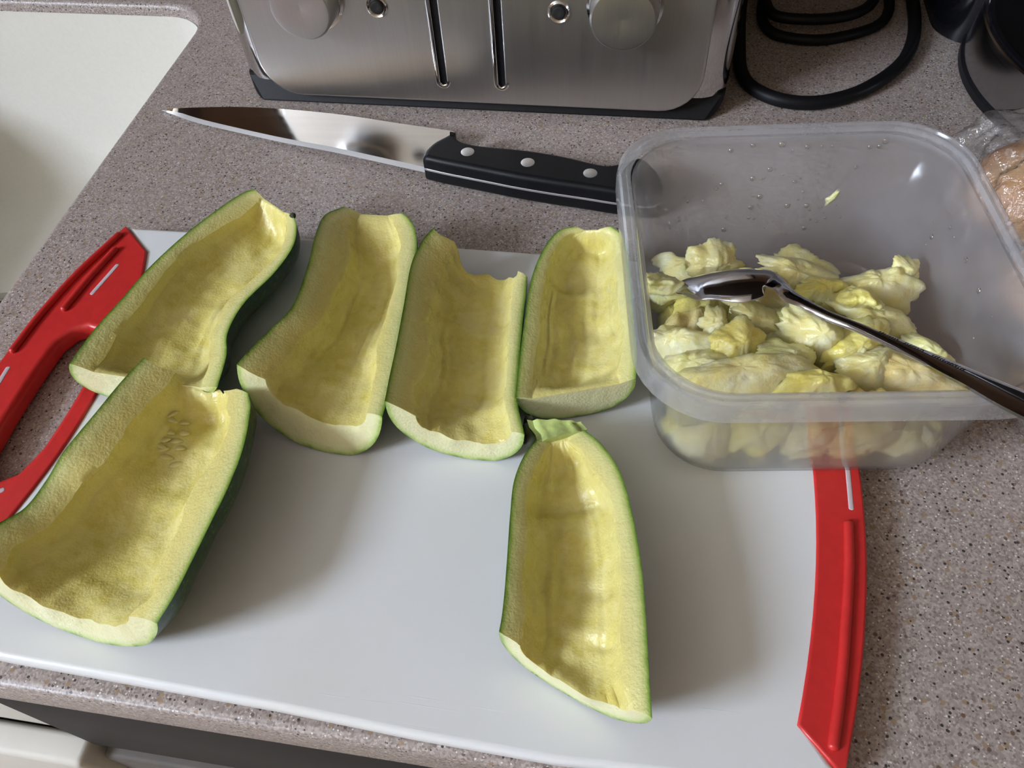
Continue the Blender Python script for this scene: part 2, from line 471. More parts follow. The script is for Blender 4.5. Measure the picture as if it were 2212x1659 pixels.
M = dict(
    counter=mat_counter(), board=mat_board(),
    red=plain('red_rubber', (0.60, 0.028, 0.026), 0.34, nscale=200, namt=0.05, bumpd=0.0002),
    inlay=plain('pale_inlay', (0.62, 0.50, 0.52), 0.35),
    sink=plain('cream_solid_surface', (0.72, 0.69, 0.61), 0.62, nscale=300, namt=0.02),
    steel_brushed=mat_steel('brushed_steel', (0.60, 0.59, 0.575), 0.36, (1600, 1600, 10), 0.0, 0.05),
    steel_polish=mat_steel('polished_steel', (0.72, 0.71, 0.70), 0.09, (60, 60, 60), 0.0, 0.03),
    steel_blade=mat_steel('blade_steel', (0.66, 0.65, 0.64), 0.13, (10, 200, 10), 0.0, 0.04),
    steel_bright=mat_steel('ground_edge_steel', (0.88, 0.88, 0.88), 0.55, (10, 10, 10), 0.0, 0.03),
    chrome=mat_steel('chrome', (0.80, 0.79, 0.78), 0.07, (20, 20, 20), 0.0, 0.02),
    spoon=mat_steel('spoon_steel', (0.52, 0.52, 0.54), 0.10, (40, 40, 40), 0.0, 0.04),
    band=mat_steel('brushed_steel_band', (0.42, 0.42, 0.43), 0.20, (8, 8, 1500), 0.0, 0.05),
    black=plain('black_plastic', (0.008, 0.008, 0.009), 0.45, spec=0.22, nscale=400, namt=0.2),
    black_gloss=plain('glossy_black_plastic', (0.006, 0.006, 0.008), 0.12, nscale=300, namt=0.2),
    black_handle=plain('black_handle_plastic', (0.006, 0.0065, 0.008), 0.42, spec=0.25, nscale=500, namt=0.2, bumpd=0.0001),
    rivet=mat_steel('rivet_metal', (0.85, 0.85, 0.85), 0.45, (10, 10, 10), 0.0, 0.02),
    cable=plain('black_cable', (0.006, 0.006, 0.007), 0.5, spec=0.2),
    flesh=mat_flesh(), skin=mat_skin(),
    stem=plain('courgette_stem', (0.42, 0.50, 0.16), 0.45, nscale=140, namt=0.35, bumpd=0.0006),
    scab=plain('dry_stem_scab', (0.05, 0.055, 0.03), 0.8, nscale=300, namt=0.4),
    seed=plain('courgette_seed', (0.70, 0.60, 0.26), 0.35, nscale=200, namt=0.1),
    pulp_a=mat_pulp('pulp_cream', [(0.90, 0.75, 0.26), (0.95, 0.86, 0.43), (0.96, 0.92, 0.66)]),
    pulp_b=mat_pulp('pulp_yellow', [(0.90, 0.74, 0.14), (0.93, 0.82, 0.28), (0.94, 0.89, 0.54)]),
    pulp_c=mat_pulp('pulp_greenish', [(0.82, 0.78, 0.26), (0.89, 0.84, 0.40), (0.93, 0.89, 0.58)]),
    pulp_d=mat_pulp('pulp_amber', [(0.86, 0.64, 0.20), (0.91, 0.76, 0.36), (0.93, 0.86, 0.56)]),
    tub=mat_tub(), tub_rim=mat_tub('cloudy_polypropylene_rim', (0.18, 0.27), 0.06), film=mat_film(), water=mat_glass('water'), bread=mat_bread(),
    wall=plain('painted_wall', (0.74, 0.56, 0.37), 0.8, nscale=30, namt=0.02),
    wall_dark=plain('dark_painted_wall', (0.34, 0.25, 0.16), 0.8, nscale=30, namt=0.03),
    splash=plain('tan_splashback', (0.26, 0.165, 0.11), 0.5, nscale=12, namt=0.10),
    ceiling=plain('painted_ceiling', (0.76, 0.66, 0.52), 0.9, nscale=30, namt=0.01),
    floor=plain('floor_vinyl', (0.46, 0.38, 0.30), 0.5, nscale=18, namt=0.10),
    cream=plain('cream_cabinet_paint', (0.76, 0.73, 0.66), 0.45, nscale=80, namt=0.02),
    added_wood=plain('added_cabinet_wood', (0.085, 0.060, 0.045), 0.5, nscale=14, namt=0.18),
    grey_dark=plain('dark_grey_appliance', (0.026, 0.024, 0.023), 0.6, spec=0.12, nscale=200, namt=0.05),
    taupe=plain('taupe_appliance_door', (0.12, 0.105, 0.09), 0.6, spec=0.2, nscale=100, namt=0.04),
    frame=plain('white_window_frame', (0.82, 0.82, 0.80), 0.4, nscale=50, namt=0.02),
)
# ------------------------------------------------------------------ the room
def struct(o): o['kind'] = 'structure'; return o
struct(box('floor', ROOM_L, ROOM_R, ROOM_F, ROOM_B, FLOOR_Z - 0.1, FLOOR_Z, M['floor']))
struct(box('ceiling', ROOM_L, ROOM_R, ROOM_F, ROOM_B, CEIL_Z, CEIL_Z + 0.1, M['ceiling']))
struct(box('wall_back', ROOM_L, ROOM_R, ROOM_B, ROOM_B + 0.1, FLOOR_Z, CEIL_Z, M['splash']))
struct(box('wall_front', ROOM_L, ROOM_R, ROOM_F - 0.1, ROOM_F, FLOOR_Z, CEIL_Z, M['wall']))
struct(box('wall_right', ROOM_R, ROOM_R + 0.1, ROOM_F, ROOM_B, FLOOR_Z, CEIL_Z, M['wall_dark']))
bm = bmesh.new()
for a in ((ROOM_F, WIN[0], FLOOR_Z, CEIL_Z), (WIN[1], ROOM_B, FLOOR_Z, CEIL_Z), (WIN[0], WIN[1], FLOOR_Z, WIN[2]), (WIN[0], WIN[1], WIN[3], CEIL_Z)):
    box_bm(bm, ROOM_L - 0.1, ROOM_L, *a)
struct(from_bm('wall_left', bm, M['wall'], smooth=False))
win = struct(bpy.data.objects.new('window_1', None)); COL.objects.link(win)
win.location = (ROOM_L - 0.05, (WIN[0] + WIN[1]) / 2, WIN[2])
bm = bmesh.new()
for a in ((WIN[0], WIN[0] + .05, WIN[2], WIN[3]), (WIN[1] - .05, WIN[1], WIN[2], WIN[3]), (WIN[0] + .05, WIN[1] - .05, WIN[2], WIN[2] + .05), (WIN[0] + .05, WIN[1] - .05, WIN[3] - .05, WIN[3])):
    box_bm(bm, ROOM_L - 0.08, ROOM_L - 0.03, *a)
adopt(from_bm('window_frame', bm, M['frame'], smooth=False), win)
for k in range(9):                                     # vertical blind slats, edge-on to the worktop
    yy = WIN[0] + 0.12 + k * (WIN[1] - WIN[0] - 0.24) / 8
    s = box('blind_slat', -0.030, 0.030, -0.0012, 0.0012, 0, WIN[3] - WIN[2] - 0.1, M['frame'])
    s.location = (ROOM_L + 0.035, yy, WIN[2] + 0.05); s.rotation_euler[2] = R_(38)
    bpy.context.view_layer.update()
    adopt(s, win)

# ------------------------------------------------------------------ worktop and sink
CT = 0.032                                              # worktop thickness
CFY = 0.0500                                            # its front edge
SK = rrect(-0.5475, 0.344, 0.1975, 0.226, 0.040, 10)
outer = [(ROOM_L + .001, CFY), (ROOM_R - .001, CFY), (ROOM_R - .001, ROOM_B - .001), (ROOM_L + .001, ROOM_B - .001)]
bm = slab_bm(outer, -CT, 0.0, 0.0035, holes=[SK], hole_bev=0.004)
tag(from_bm('worktop', bm, M['counter'], smooth='keep', angle=60), 'speckled pinkish grey solid worktop under the chopping board', 'worktop')
def basin_ring(ins, z, rr):
    return [(x, y, z) for x, y in rrect(-0.5475, 0.344, 0.1975 - ins, 0.226 - ins, rr, 10)]
bm = bmesh.new()
ir = [(0.0006, -0.0095, .040), (0.003, -0.05, .042), (0.008, -0.13, .05), (0.014, -0.155, .052), (0.026, -0.172, .05), (0.045, -0.180, .045), (0.17, -0.184, .02)]
loft_bm(bm, [basin_ring(*q) for q in ir], True, (False, True))
orr = [(0.0003, -0.0095, .040), (0.0003, -0.0322, .040), (-0.012, -0.0326, .045), (-0.012, -0.06, .045), (-0.008, -0.16, .05), (0.02, -0.19, .05), (0.17, -0.194, .02)]
loft_bm(bm, [basin_ring(*q) for q in orr], True, (False, True))
bmesh.ops.remove_doubles(bm, verts=bm.verts[:], dist=0.00005)
sink = from_bm('sink_basin', bm, M['sink'], angle=60)
tag(sink, 'cream moulded sink basin let into the worktop', 'sink')
bm = lathe_bm(bmesh.new(), [(0.0, 0.0), (0.040, 0.0), (0.043, 0.002), (0.030, 0.0035), (0.026, 0.001), (0.0, 0.001)], 32, (-0.5475, 0.36, -0.1845))
adopt(from_bm('drain', bm, M['chrome']), sink)

# ------------------------------------------------------------------ below the worktop: sink cabinet and dishwasher
cab = thing('sink_cabinet', 'cream painted cabinet under the sink end of the worktop', 'cabinet', (-0.62, 0.3, FLOOR_Z))
adopt(box('carcass', -1.0, -0.279, 0.064, 0.66, FLOOR_Z + 0.1, -CT - .165, M['cream']), cab)
adopt(box('fascia', -1.0, -0.279, 0.058, 0.076, -0.150, -CT - 0.001, M['cream'], bev=0.001), cab)
d = adopt(box('door', -1.0, -0.276, 0.040, 0.058, FLOOR_Z + 0.12, -0.153, M['cream'], bev=0.004), cab)
bm = tube_bm(bmesh.new(), [(-0.33, 0.040, -0.25), (-0.33, 0.018, -0.26), (-0.33, 0.018, -0.36), (-0.33, 0.040, -0.37)], 0.005)
h = from_bm('handle', bm, M['chrome']); h.parent = d
dw = thing('dishwasher', 'dark grey dishwasher front under the chopping board end', 'dishwasher', (0.03, 0.3, FLOOR_Z))
adopt(box('tub', -0.272, 0.330, 0.070, 0.64, FLOOR_Z + 0.1, -CT - .002, M['grey_dark']), dw)
adopt(box('control_panel', -0.272, 0.330, 0.052, 0.070, -0.150, -CT - 0.002, M['grey_dark'], bev=0.002), dw)
adopt(box('door_panel', -0.272, 0.330, 0.048, 0.070, FLOOR_Z + 0.12, -0.163, M['taupe'], bev=0.003), dw)
adopt(box('grip_recess', -0.270, 0.328, 0.060, 0.070, -0.163, -0.150, M['black']), dw)

# ------------------------------------------------------------------ unseen wall cabinets added over the worktop to block bounced light
for k, lab in enumerate(('brown wall cabinet added out of view above the sink', 'brown wall cabinet added out of view above the toaster', 'brown wall cabinet added out of view above the coffee maker')):
    x0 = -1.10 + 0.62 * k
    wc = thing('added_wall_cabinet', lab, 'cabinet', (x0 + 0.305, 0.50, 0.40), 'added brown wall cabinets')
    adopt(box('carcass', x0, x0 + 0.61, 0.332, 0.679, 0.40, 1.20, M['added_wood']), wc)
    for s in (0, 1):
        dd = adopt(box('door', x0 + 0.003 + 0.305 * s, x0 + 0.302 + 0.305 * s, 0.312, 0.3315, 0.402, 1.198, M['added_wood'], bev=0.003), wc)
        hx_ = x0 + (0.27 if s == 0 else 0.34)
        hn = from_bm('handle', tube_bm(bmesh.new(), [(hx_, 0.312, 0.45), (hx_, 0.290, 0.46), (hx_, 0.290, 0.56), (hx_, 0.312, 0.57)], 0.005), M['chrome'])
        hn.parent = dd

# ------------------------------------------------------------------ toaster
TX0, TX1, TYF, TYB, TZ1 = -0.2735, 0.0560, 0.4500, 0.640, 0.195
TCX, TCY = (TX0 + TX1) / 2, (TYF + TYB) / 2
toaster = thing('toaster', 'brushed steel toaster with two knobs and lever slots behind the knife', 'toaster', (TCX, TCY, 0))
def trr(ins, z, r=0.020):
    return [(x, y, z) for x, y in rrect(TCX, TCY, (TX1 - TX0) / 2 - ins, (TYB - TYF) / 2 - ins, max(.004, r - ins * .4), 8)]
bo = []
for cx, cz, r, a0 in ((TX1 - .0008, .0160, .003, 0), (TX0 + .0008, .0160, .003, 90), (TX0 + .0008, 0.0003, .0120, 180), (TX1 - .0008, 0.0003, .0120, 270)):
    sx = -1 if a0 in (0, 270) else 1; sz = -1 if a0 < 180 else 1
    for k in range(9):
        a = R_(a0 + 90 * k / 8); bo.append((cx + sx * r + r * math.cos(a), cz + sz * r + r * math.sin(a)))
bm = slab_bm(bo, -0.186, 0.0072, 0.0015)
for v in bm.verts:
    ex = max(0.0, abs(v.co.x - TCX) - ((TX1 - TX0) / 2 - 0.026))
    rb = 0.026 - math.sqrt(max(0.0, 0.026 ** 2 - min(ex, 0.0255) ** 2))
    v.co = Vector((v.co.x, TYF - v.co.z + (rb if v.co.z > -0.09 else 0), v.co.y))
adopt(from_bm('base', bm, M['black'], smooth='keep', angle=50), toaster)
bm = bmesh.new()
loft_bm(bm, [trr(0.0004, 0.0145), trr(0, 0.018), trr(0, TZ1 - .016), trr(0.003, TZ1 - .006), trr(0.010, TZ1 - .001), trr(0.020, TZ1)], True, (True, True))
adopt(from_bm('body_shell', bm, M['steel_polish'], angle=50), toaster)
PX0, PX1 = -0.2535, 0.0385
pz0, pz1 = 0.0085, 0.182
pan = []
for cx, cz, r, a0 in ((PX1, pz1, .012, 0), (PX0, pz1, .012, 90), (PX0, pz0, .026, 180), (PX1, pz0, .026, 270)):
    sx = -1 if cx == PX1 else 1; sz = -1 if cz == pz1 else 1
    for k in range(9):
        a = R_(a0 + 90 * k / 8); pan.append((cx + sx * r + r * math.cos(a), cz + sz * r + r * math.sin(a)))
SLX = (-0.1275, -0.0888)
holes = []
for sx in SLX:
    holes.append([(sx + 0.0024 * math.cos(R_(a)), (0.0240 if a >= 180 else 0.135) + 0.0024 * math.sin(R_(a))) for a in range(0, 360, 20)])
bm = slab_bm(pan, -0.0035, 0.0078, 0.0018, holes=holes, hole_bev=0.001)
for v in bm.verts:
    x, z, t = v.co.x, v.co.y, v.co.z
    v.co = Vector((x, TYF - t, z))
panel = adopt(from_bm('front_panel', bm, M['steel_brushed'], smooth='keep', angle=50), toaster)
for sx in SLX:
    bm = bmesh.new()
    loop = [(sx + 0.0036 * math.cos(R_(a)), (0.0240 if a >= 180 else 0.135) + 0.0036 * math.sin(R_(a))) for a in range(0, 361, 15)]
    rings = []
    for x, z in loop:
        cz = min(max(z, .024), .135); dx, dz = (x - sx), (z - cz)
        l = math.hypot(dx, dz); ux, uz = dx / l, dz / l
        rings.append([(x + ux * 0.0017 * math.cos(R_(q)), TYF - 0.0076 - 0.0011 * math.sin(R_(q)), z + uz * 0.0017 * math.cos(R_(q))) for q in range(0, 360, 45)])
    loft_bm(bm, rings, True)
    s = from_bm('lever_slot_lip', bm, M['chrome']); s.parent = toaster; s.matrix_parent_inverse = Matrix.Translation(-Vector(toaster.location))
    adopt(box('lever_slot', sx - .0022, sx + .0022, TYF - .0065, TYF - .0030, .0218, .1365, M['black']), toaster)
    bm = box_bm(bmesh.new(), sx - .016, sx + .016, TYF - .030, TYF - .0045, .128, .142, .004)
    adopt(from_bm('lever', bm, M['black'], angle=40), toaster)
for kx in (-0.2050, -0.0131):
    c = (kx, TYF - 0.0078, 0.0785)
    bm = lathe_bm(bmesh.new(), [(0.0, 0.0), (0.0220, 0.0), (0.0222, 0.0015), (0.0205, 0.0022), (0.0203, 0.0045), (0.0, 0.0045)], 48, c, 'Y')
    k = adopt(from_bm('knob', bm, M['steel_polish'], angle=40), toaster)
    bm = lathe_bm(bmesh.new(), [(0.0, 0.0), (0.0196, 0.0), (0.0192, 0.0120), (0.0178, 0.0140), (0.0165, 0.0142), (0.0, 0.0128)], 48, (kx, TYF - 0.0120, 0.0785), 'Y')
    kk = from_bm('knob_cap', bm, M['steel_brushed'], angle=40); kk.parent = k
for kx in (-0.1628, -0.0515):
    for q in range(3):
        c = (kx, TYF - 0.0077, 0.0725 + q * 0.022)
        bm = lathe_bm(bmesh.new(), [(0.0, 0.0), (0.0064, 0.0), (0.0066, 0.0008), (0.0058, 0.0016), (0.0050, 0.0010), (0.0050, 0.0004), (0.0, 0.0004)], 32, c, 'Y')
        bt = adopt(from_bm('button', bm, M['chrome'], angle=40), toaster)
        bm = lathe_bm(bmesh.new(), [(0.0, 0.0005), (0.0042, 0.0005), (0.0040, 0.0016), (0.0030, 0.0020), (0.0, 0.0014)], 24, c, 'Y')
        bb = from_bm('button_cap', bm, M['grey_dark']); bb.parent = bt
for q in range(4):
    sx = TX0 + 0.045 + 0.149 * (q % 2)
    sy = TYF + 0.05 + 0.058 * (q // 2)
    adopt(box('bread_slot', sx, sx + 0.132, sy, sy + 0.030, TZ1 - .002, TZ1 + .0012, M['black']), toaster)

# ------------------------------------------------------------------ chopping board
BT = 0.010
def arcx(x0, k, y0, y1, n=18):
    return [(x0 + k * (y0 + (y1 - y0) * i / n - 0.181) ** 2, y0 + (y1 - y0) * i / n) for i in range(n + 1)]
front = [(-0.290, 0.0640), (-0.262, 0.0600), (-0.2303, 0.0582), (-0.170, 0.0568), (-0.113, 0.0555), (-0.060, 0.0532), (-0.0075, 0.0521), (0.040, 0.0540), (0.070, 0.0572), (0.0915, 0.0612)]
back = [(0.0905, 0.3005), (0.05, 0.3040), (0.0, 0.3060), (-0.0479, 0.3062), (-0.12, 0.3060), (-0.20, 0.3048), (-0.260, 0.3038), (-0.2925, 0.3030)]
Lout = arcx(-0.3135, 1.36, 0.3030, 0.0640, 24)            # left outer edge, back to front
Rout = arcx(0.1100, -1.28, 0.0612, 0.3005, 24)            # right outer edge, front to back
Lin = arcx(-0.2515, -1.75, 0.2836, 0.0784, 20)
Rin = arcx(0.0900, -1.22, 0.0765, 0.2855, 20)
board = thing('chopping_board', 'white plastic chopping board with red grip ends and a loop handle', 'chopping board', (-0.1, 0.18, 0))
plate = front + [(x + .0035, y) for x, y in Rin] + back + [(x - .0035, y) for x, y in Lin]   # runs in under the grips
def dense(p, d=0.006):
    out = []
    for i in range(len(p)):
        a, b = Vector(p[i - 1]), Vector(p[i]); n = max(1, int((b - a).length / d))
        out += [tuple(a.lerp(b, (k + 1) / n)) for k in range(n)]
    return out
bm = slab_bm(dense(plate), 0.0015, BT, 0.0028, segs=4)
adopt(from_bm('plate', bm, M['board'], smooth='keep', angle=60), board)
rg = [front[-1]] + Rout[1:-1] + [back[0]] + list(reversed(Rin))
bm = slab_bm(dense(rg), 0.0008, BT + 0.0009, 0.0012, segs=4)
gr = adopt(from_bm('right_grip', bm, M['red'], smooth='keep', angle=60), board)
lg = [back[-1]] + Lout[1:-1] + [front[0]] + list(reversed(Lin))
hx = lambda y: 1.36 * (y - 0.181) ** 2
hole = []
for i in range(13):
    y = 0.214 - (0.214 - 0.148) * i / 12; hole.append((-0.2905 + hx(y) * 0.9, y))
hole += [(-0.2880, 0.139), (-0.2820, 0.1335), (-0.2745, 0.1335), (-0.2680, 0.138), (-0.2652, 0.146)]
for i in range(13):
    y = 0.152 + (0.210 - 0.152) * i / 12; hole.append((-0.2608 - 1.75 * (y - 0.181) ** 2 - 0.0012, y))
hole += [(-0.2660, 0.219), (-0.2710, 0.2250), (-0.2780, 0.2262), (-0.2850, 0.222)]
bm = slab_bm(dense(lg), 0.0008, BT + 0.0012, 0.0014, holes=[dense(hole, .004)], segs=4, hole_bev=0.0030)
gl_ = adopt(from_bm('loop_grip', bm, M['red'], smooth='keep', angle=60), board)
def sub(o, parent):
    o.parent = parent; return o
def pxpath(pts, z, n=24):
    return crom([P(x, y, z) for x, y in pts], n)
zt = BT + 0.0014
for pts, r in (([(1833, 1132), (1834, 1230), (1828, 1340), (1817, 1480), (1800, 1612)], 0.0021),):
    sub(from_bm('grip_ridge', tube_bm(bmesh.new(), pxpath(pts, zt), r, 10, 0.9), M['red']), gr)
bm = tube_bm(bmesh.new(), pxpath([(1829, 990), (1834, 1042), (1839, 1098)], BT + .0009, 8), 0.0011, 8, 0.18)
sub(from_bm('grip_inlay', bm, M['inlay']), gr)
for pts, r in (([(257, 507), (170, 588), (90, 676), (27, 757)], 0.0020), ([(249, 539), (195, 598), (138, 667)], 0.0020), ([(-28, 885), (-48, 930), (-60, 985)], 0.0017)):
    sub(from_bm('grip_ridge', tube_bm(bmesh.new(), pxpath(pts, zt + .0006), r, 10, 0.9), M['red']), gl_)
for pts in ([(253, 573), (199, 634)], [(17, 795), (-12, 842)], [(6, 1058), (-30, 1075)]):
    bm = tube_bm(bmesh.new(), pxpath(pts, BT + .0012, 6), 0.0013, 8, 0.18)
    sub(from_bm('grip_inlay', bm, M['inlay']), gl_)

# ------------------------------------------------------------------ knife
knife = thing('kitchen_knife', 'kitchen knife with a black riveted handle lying before the toaster', 'knife', (-0.13, 0.39, 0))
edge_px = [(349, 238), (420, 263), (520, 287), (620, 309), (720, 328), (820, 350), (919, 372)]
spine_px = [(351, 235), (430, 232), (520, 231), (620, 236), (740, 248), (860, 266), (985, 284)]
nE = 40
ed = crom([P(x, y, 0.0012 + 0.0045 * i / 6) for i, (x, y) in enumerate(edge_px)], nE)
sp = crom([P(x, y, 0.0040 + 0.0070 * i / 6) for i, (x, y) in enumerate(spine_px)], nE)
bm = bmesh.new(); bme = bmesh.new()
rt, re = [], []
for i in range(nE):
    t = i / (nE - 1); e, s = ed[i], sp[i]
    wv = e - s; L = max(wv.length, 1e-6)
    bw = min(0.0032, L * 0.45); k = 1 - bw / L
    th = 0.0021 * min(1, 0.25 + 1.2 * t)
    g = s.lerp(e, k)
    dn = Vector((0, 0, 1))
    g.z = e.z + 0.0012
    rt.append([s, g, g - dn * th * .45, s - dn * th])
    re.append([g, e, e - dn * 0.0003, g - dn * th * .45])
loft_bm(bm, rt, True, (True, True)); loft_bm(bme, re, True, (True, True))
bl = adopt(from_bm('blade', bm, M['steel_blade'], angle=20), knife)
e_ = from_bm('cutting_edge', bme, M['steel_bright'], angle=20); e_.parent = bl
up_px = [(984, 284), (986, 298), (1004, 309), (1050, 317), (1110, 322), (1170, 330), (1230, 341), (1280, 353), (1315, 358), (1345, 352), (1380, 342), (1402, 352)]
up = crom([P(x, y, 0.0185) for x, y in up_px], 40)
dn_px = [(917, 366), (960, 376), (1010, 386), (1060, 396), (1110, 406), (1180, 418), (1260, 430), (1330, 441), (1400, 449), (1425, 440)]
dn_ = crom([P(x, y, 0.0105) for x, y in dn_px], 40)
bol = crom([P(917, 366, .0105), P(921, 347, .012), P(938, 320, .015), P(962, 299, .0175), P(984, 284, .0185)], 12)
butt = crom([Vector(up[-1]), Vector(up[-1]).lerp(dn_[-1], .35) + Vector((.0035, -.001, 0)), Vector(up[-1]).lerp(dn_[-1], .7) + Vector((.0035, -.001, 0)), Vector(dn_[-1])], 8)
hout = [(v.x, v.y) for v in bol[:-1]] + [(v.x, v.y) for v in up[:-1]] + [(v.x, v.y) for v in butt[:-1]] + [(v.x, v.y) for v in reversed(dn_[1:])]
hout = ccw(hout)
for nm, z0, z1, bv, mt in (('handle_scale', 0.0114, 0.0200, 0.0034, 'black_handle'), ('tang', 0.0099, 0.0115, 0.0002, 'rivet')):
    bm = slab_bm(hout, z0, z1, bv, segs=4, bev0=0.0002)
    adopt(from_bm(nm, bm, M[mt], smooth='keep', angle=60), knife)
bm = slab_bm(hout, -0.0100, -0.0012, 0.0034, segs=4, bev0=0.0002)
for v in bm.verts: v.co.z = -v.co.z
adopt(from_bm('handle_scale', bm, M['black_handle'], smooth='keep', angle=60), knife)
for x, y in ((1010, 328), (1140, 351), (1275, 374)):
    c = P(x, y, 0.0200)
    bm = lathe_bm(bmesh.new(), [(0.0, -0.001), (0.0041, -0.001), (0.0041, 0.0001), (0.0036, 0.0003), (0.0, 0.0003)], 24, c)
    adopt(from_bm('rivet', bm, M['rivet'], angle=40), knife)
# ------------------------------------------------------------------ courgettes
def courgette(name, label, st, n=96, mc=41, rim=(0.008, 0.008), kmax=0.74, close=(0.0, 0.0), zb=0.0106, seed=1, amp=0.0012, jag=(0.0, 0.0), e_out=2.25, ridges=0.0, crease=(), tilt=(0.42, 0.30), kend=(1.0, 1.0)):
    """half a hollowed courgette, lofted through stations (left rim px, right rim px, left z, right z, depth factor, bottom px)"""
    Ls, Rs, Bs = [], [], []
    for s in st:
        (lx, ly), (rx, ry), zl, zr_ = s[:4]
        df = s[4] if len(s) > 4 and s[4] is not None else 1.0
        L = P(lx, ly, zl); Rr = P(rx, ry, zr_); mid = (L + Rr) / 2
        if len(s) > 5 and s[5] is not None:
            B = P(s[5][0], s[5][1], zb + 0.0005); B = mid.lerp(B, 1.0); B.z = zb + 0.0005
        else:
            B = Vector((mid.x, mid.y, mid.z + (zb - mid.z) * df))
        Ls.append(L); Rs.append(Rr); Bs.append(B)
    Ls, Rs, Bs = crom(Ls, n), crom(Rs, n), crom(Bs, n)
    base = sum(Bs, Vector()) / n; base.z = zb
    sk, fl, dep, hol = [], [], [], []
    for i in range(n):
        t = i / (n - 1)
        L, Rr, B = Ls[i], Rs[i], Bs[i]
        if B.z < zb: B.z = zb
        mid = (L + Rr) / 2; h = (Rr - L) / 2; d = B - mid
        hw = h.length
        ax = (Bs[min(i + 1, n - 1)] - Bs[max(i - 1, 0)]).normalized()
        row = []
        for j in range(mc):
            a = math.pi * j / (mc - 1)
            c, s_ = math.cos(a), math.sin(a)
            cx = math.copysign(abs(c) ** (2 / e_out), c); sy = s_ ** (2 / e_out)
            p = mid - h * cx + d * sy
            bl = 0.0006 * nz(p.x * 60 + seed, p.y * 60, p.z * 60) * min(1.0, s_ * 4)
            p = p + (p - mid).normalized() * bl
            if p.z < zb: p.z = zb
            row.append(p)
        sk.append(row)
        k = kmax * sm(0, close[0], t) * sm(0, close[1], 1 - t) if (close[0] or close[1]) else kmax
        if close[0] == 0: k = kmax * (sm(0, close[1], 1 - t) if close[1] else 1)
        if close[1] == 0 and close[0] > 0: k = kmax * sm(0, close[0], t)
        k *= (kend[0] + (1 - kend[0]) * sm(0, .16, t)) * (kend[1] + (1 - kend[1]) * sm(0, .14, 1 - t))
        rl = min(rim[0], hw * 0.62); rr_ = min(rim[1], hw * 0.62)
        rl *= 1 + 0.45 * nz(t * 5 + seed * 3.1, 1.7, 0.3) + 0.12 * nz(t * 14 + seed, 4.7, 0.3) + 0.03 * nz(t * 50 + seed, 4.7, 0.3); rr_ *= 1 + 0.45 * nz(t * 5 + seed * 2.3, 9.7, 0.3) + 0.12 * nz(t * 14 + seed, 14.7, 0.3) + 0.03 * nz(t * 50 + seed, 7.7, 0.3)
        u = h.normalized()
        Li = L + u * rl - Vector((0, 0, rl * tilt[0])); Ri = Rr - u * rr_ - Vector((0, 0, rr_ * tilt[1]))
        mi = (Li + Ri) / 2; hi = (Ri - Li) / 2
        frow, drow, hrow = [L], [0.0], [0.0]
        for q in (0.10, 0.25, 0.5, 0.8):
            frow.append(L.lerp(Li, q) + Vector((0, 0, 0.0004 * math.sin(q * 3.1)))); drow.append(0); hrow.append(0)
        nh = mc - 2
        for j in range(nh):
            a = math.pi * j / (nh - 1)
            c, s_ = math.cos(a), math.sin(a)
            cx = math.copysign(abs(c) ** 0.85, c)
            p = mi - hi * cx + d * (k * s_ ** 0.92)
            wgt = min(1.0, s_ * 1.8) * min(1.0, k * 2.5)
            lump = nz(p.x * 55 + seed, p.y * 55, 3.3) * 1.5 + nz(p.x * 150 + seed, p.y * 150, 7.3) * 0.40 + 0.12 * nz(p.x * 420 + seed, p.y * 420, 1.3)
            # long scrape marks left by the spoon, running along the half
            lump += 0.7 * nz(j * 0.55 + seed, t * 3.0, 5.5) + ridges * math.sin(t * 30 + 1.5 * nz(t * 6, seed, j * .2))
            p = p + Vector((0, 0, 1)) * (amp * lump * wgt)
            for ct, cw, ca, j0, j1 in crease:
                g = math.exp(-((t - ct) / cw) ** 2) * sm(j0 - .1, j0 + .1, j / nh) * (1 - sm(j1 - .1, j1 + .1, j / nh))
                p = p - Vector((0, 0, ca * g * wgt))
            frow.append(p); drow.append(0); hrow.append(min(1.0, s_ * 1.3) * min(1.0, k * 2.5))
        for q in (0.8, 0.5, 0.25, 0.10):
            frow.append(Rr.lerp(Ri, q) + Vector((0, 0, 0.0004 * math.sin(q * 3.1)))); drow.append(0); hrow.append(0)
        frow.append(Rr); drow.append(0); hrow.append(0)
        # ragged cut ends
        for side, amt in ((0, jag[0]), (1, jag[1])):
            if amt:
                wq = sm(0.10, 0.0, t) if side == 0 else 0
                wq = (1 - sm(0.0, 0.10, t)) if side == 0 else sm(0.90, 1.0, t)
                if wq > 0:
                    for j in range(len(frow)):
                        jj = nz(frow[j].x * 130 + seed, frow[j].y * 20, side * 4.0) * amt * wq * min(1, 3 * math.sin(math.pi * j / (len(frow) - 1)))
                        frow[j] = frow[j] + ax * jj
        for j, p in enumerate(frow):
            drow[j] = min((p - q).length for q in row) * 1000.0
        fl.append(frow); dep.append(drow); hol.append(hrow)
    root = thing(name, label, 'courgette', base, GRP)
    # skin: closed shell, slightly under the flesh
    bm = bmesh.new()
    loft_bm(bm, [[p - base for p in r] for r in sk], False)
    o = from_bm('skin', bm, M['skin'], root)
    # flesh: rim, hollow, and both end faces
    bm = bmesh.new()
    ld_ = bm.verts.layers.float.new('dep'); lh = bm.verts.layers.float.new('hol'); lc = bm.verts.layers.float.new('cut')
    grid = []
    for fr, dr, hr in zip(fl, dep, hol):
        g = []
        for p, a, b in zip(fr, dr, hr):
            v = bm.verts.new(p - base); v[ld_] = a; v[lh] = b; g.append(v)
        grid.append(g)
    m_ = len(grid[0])
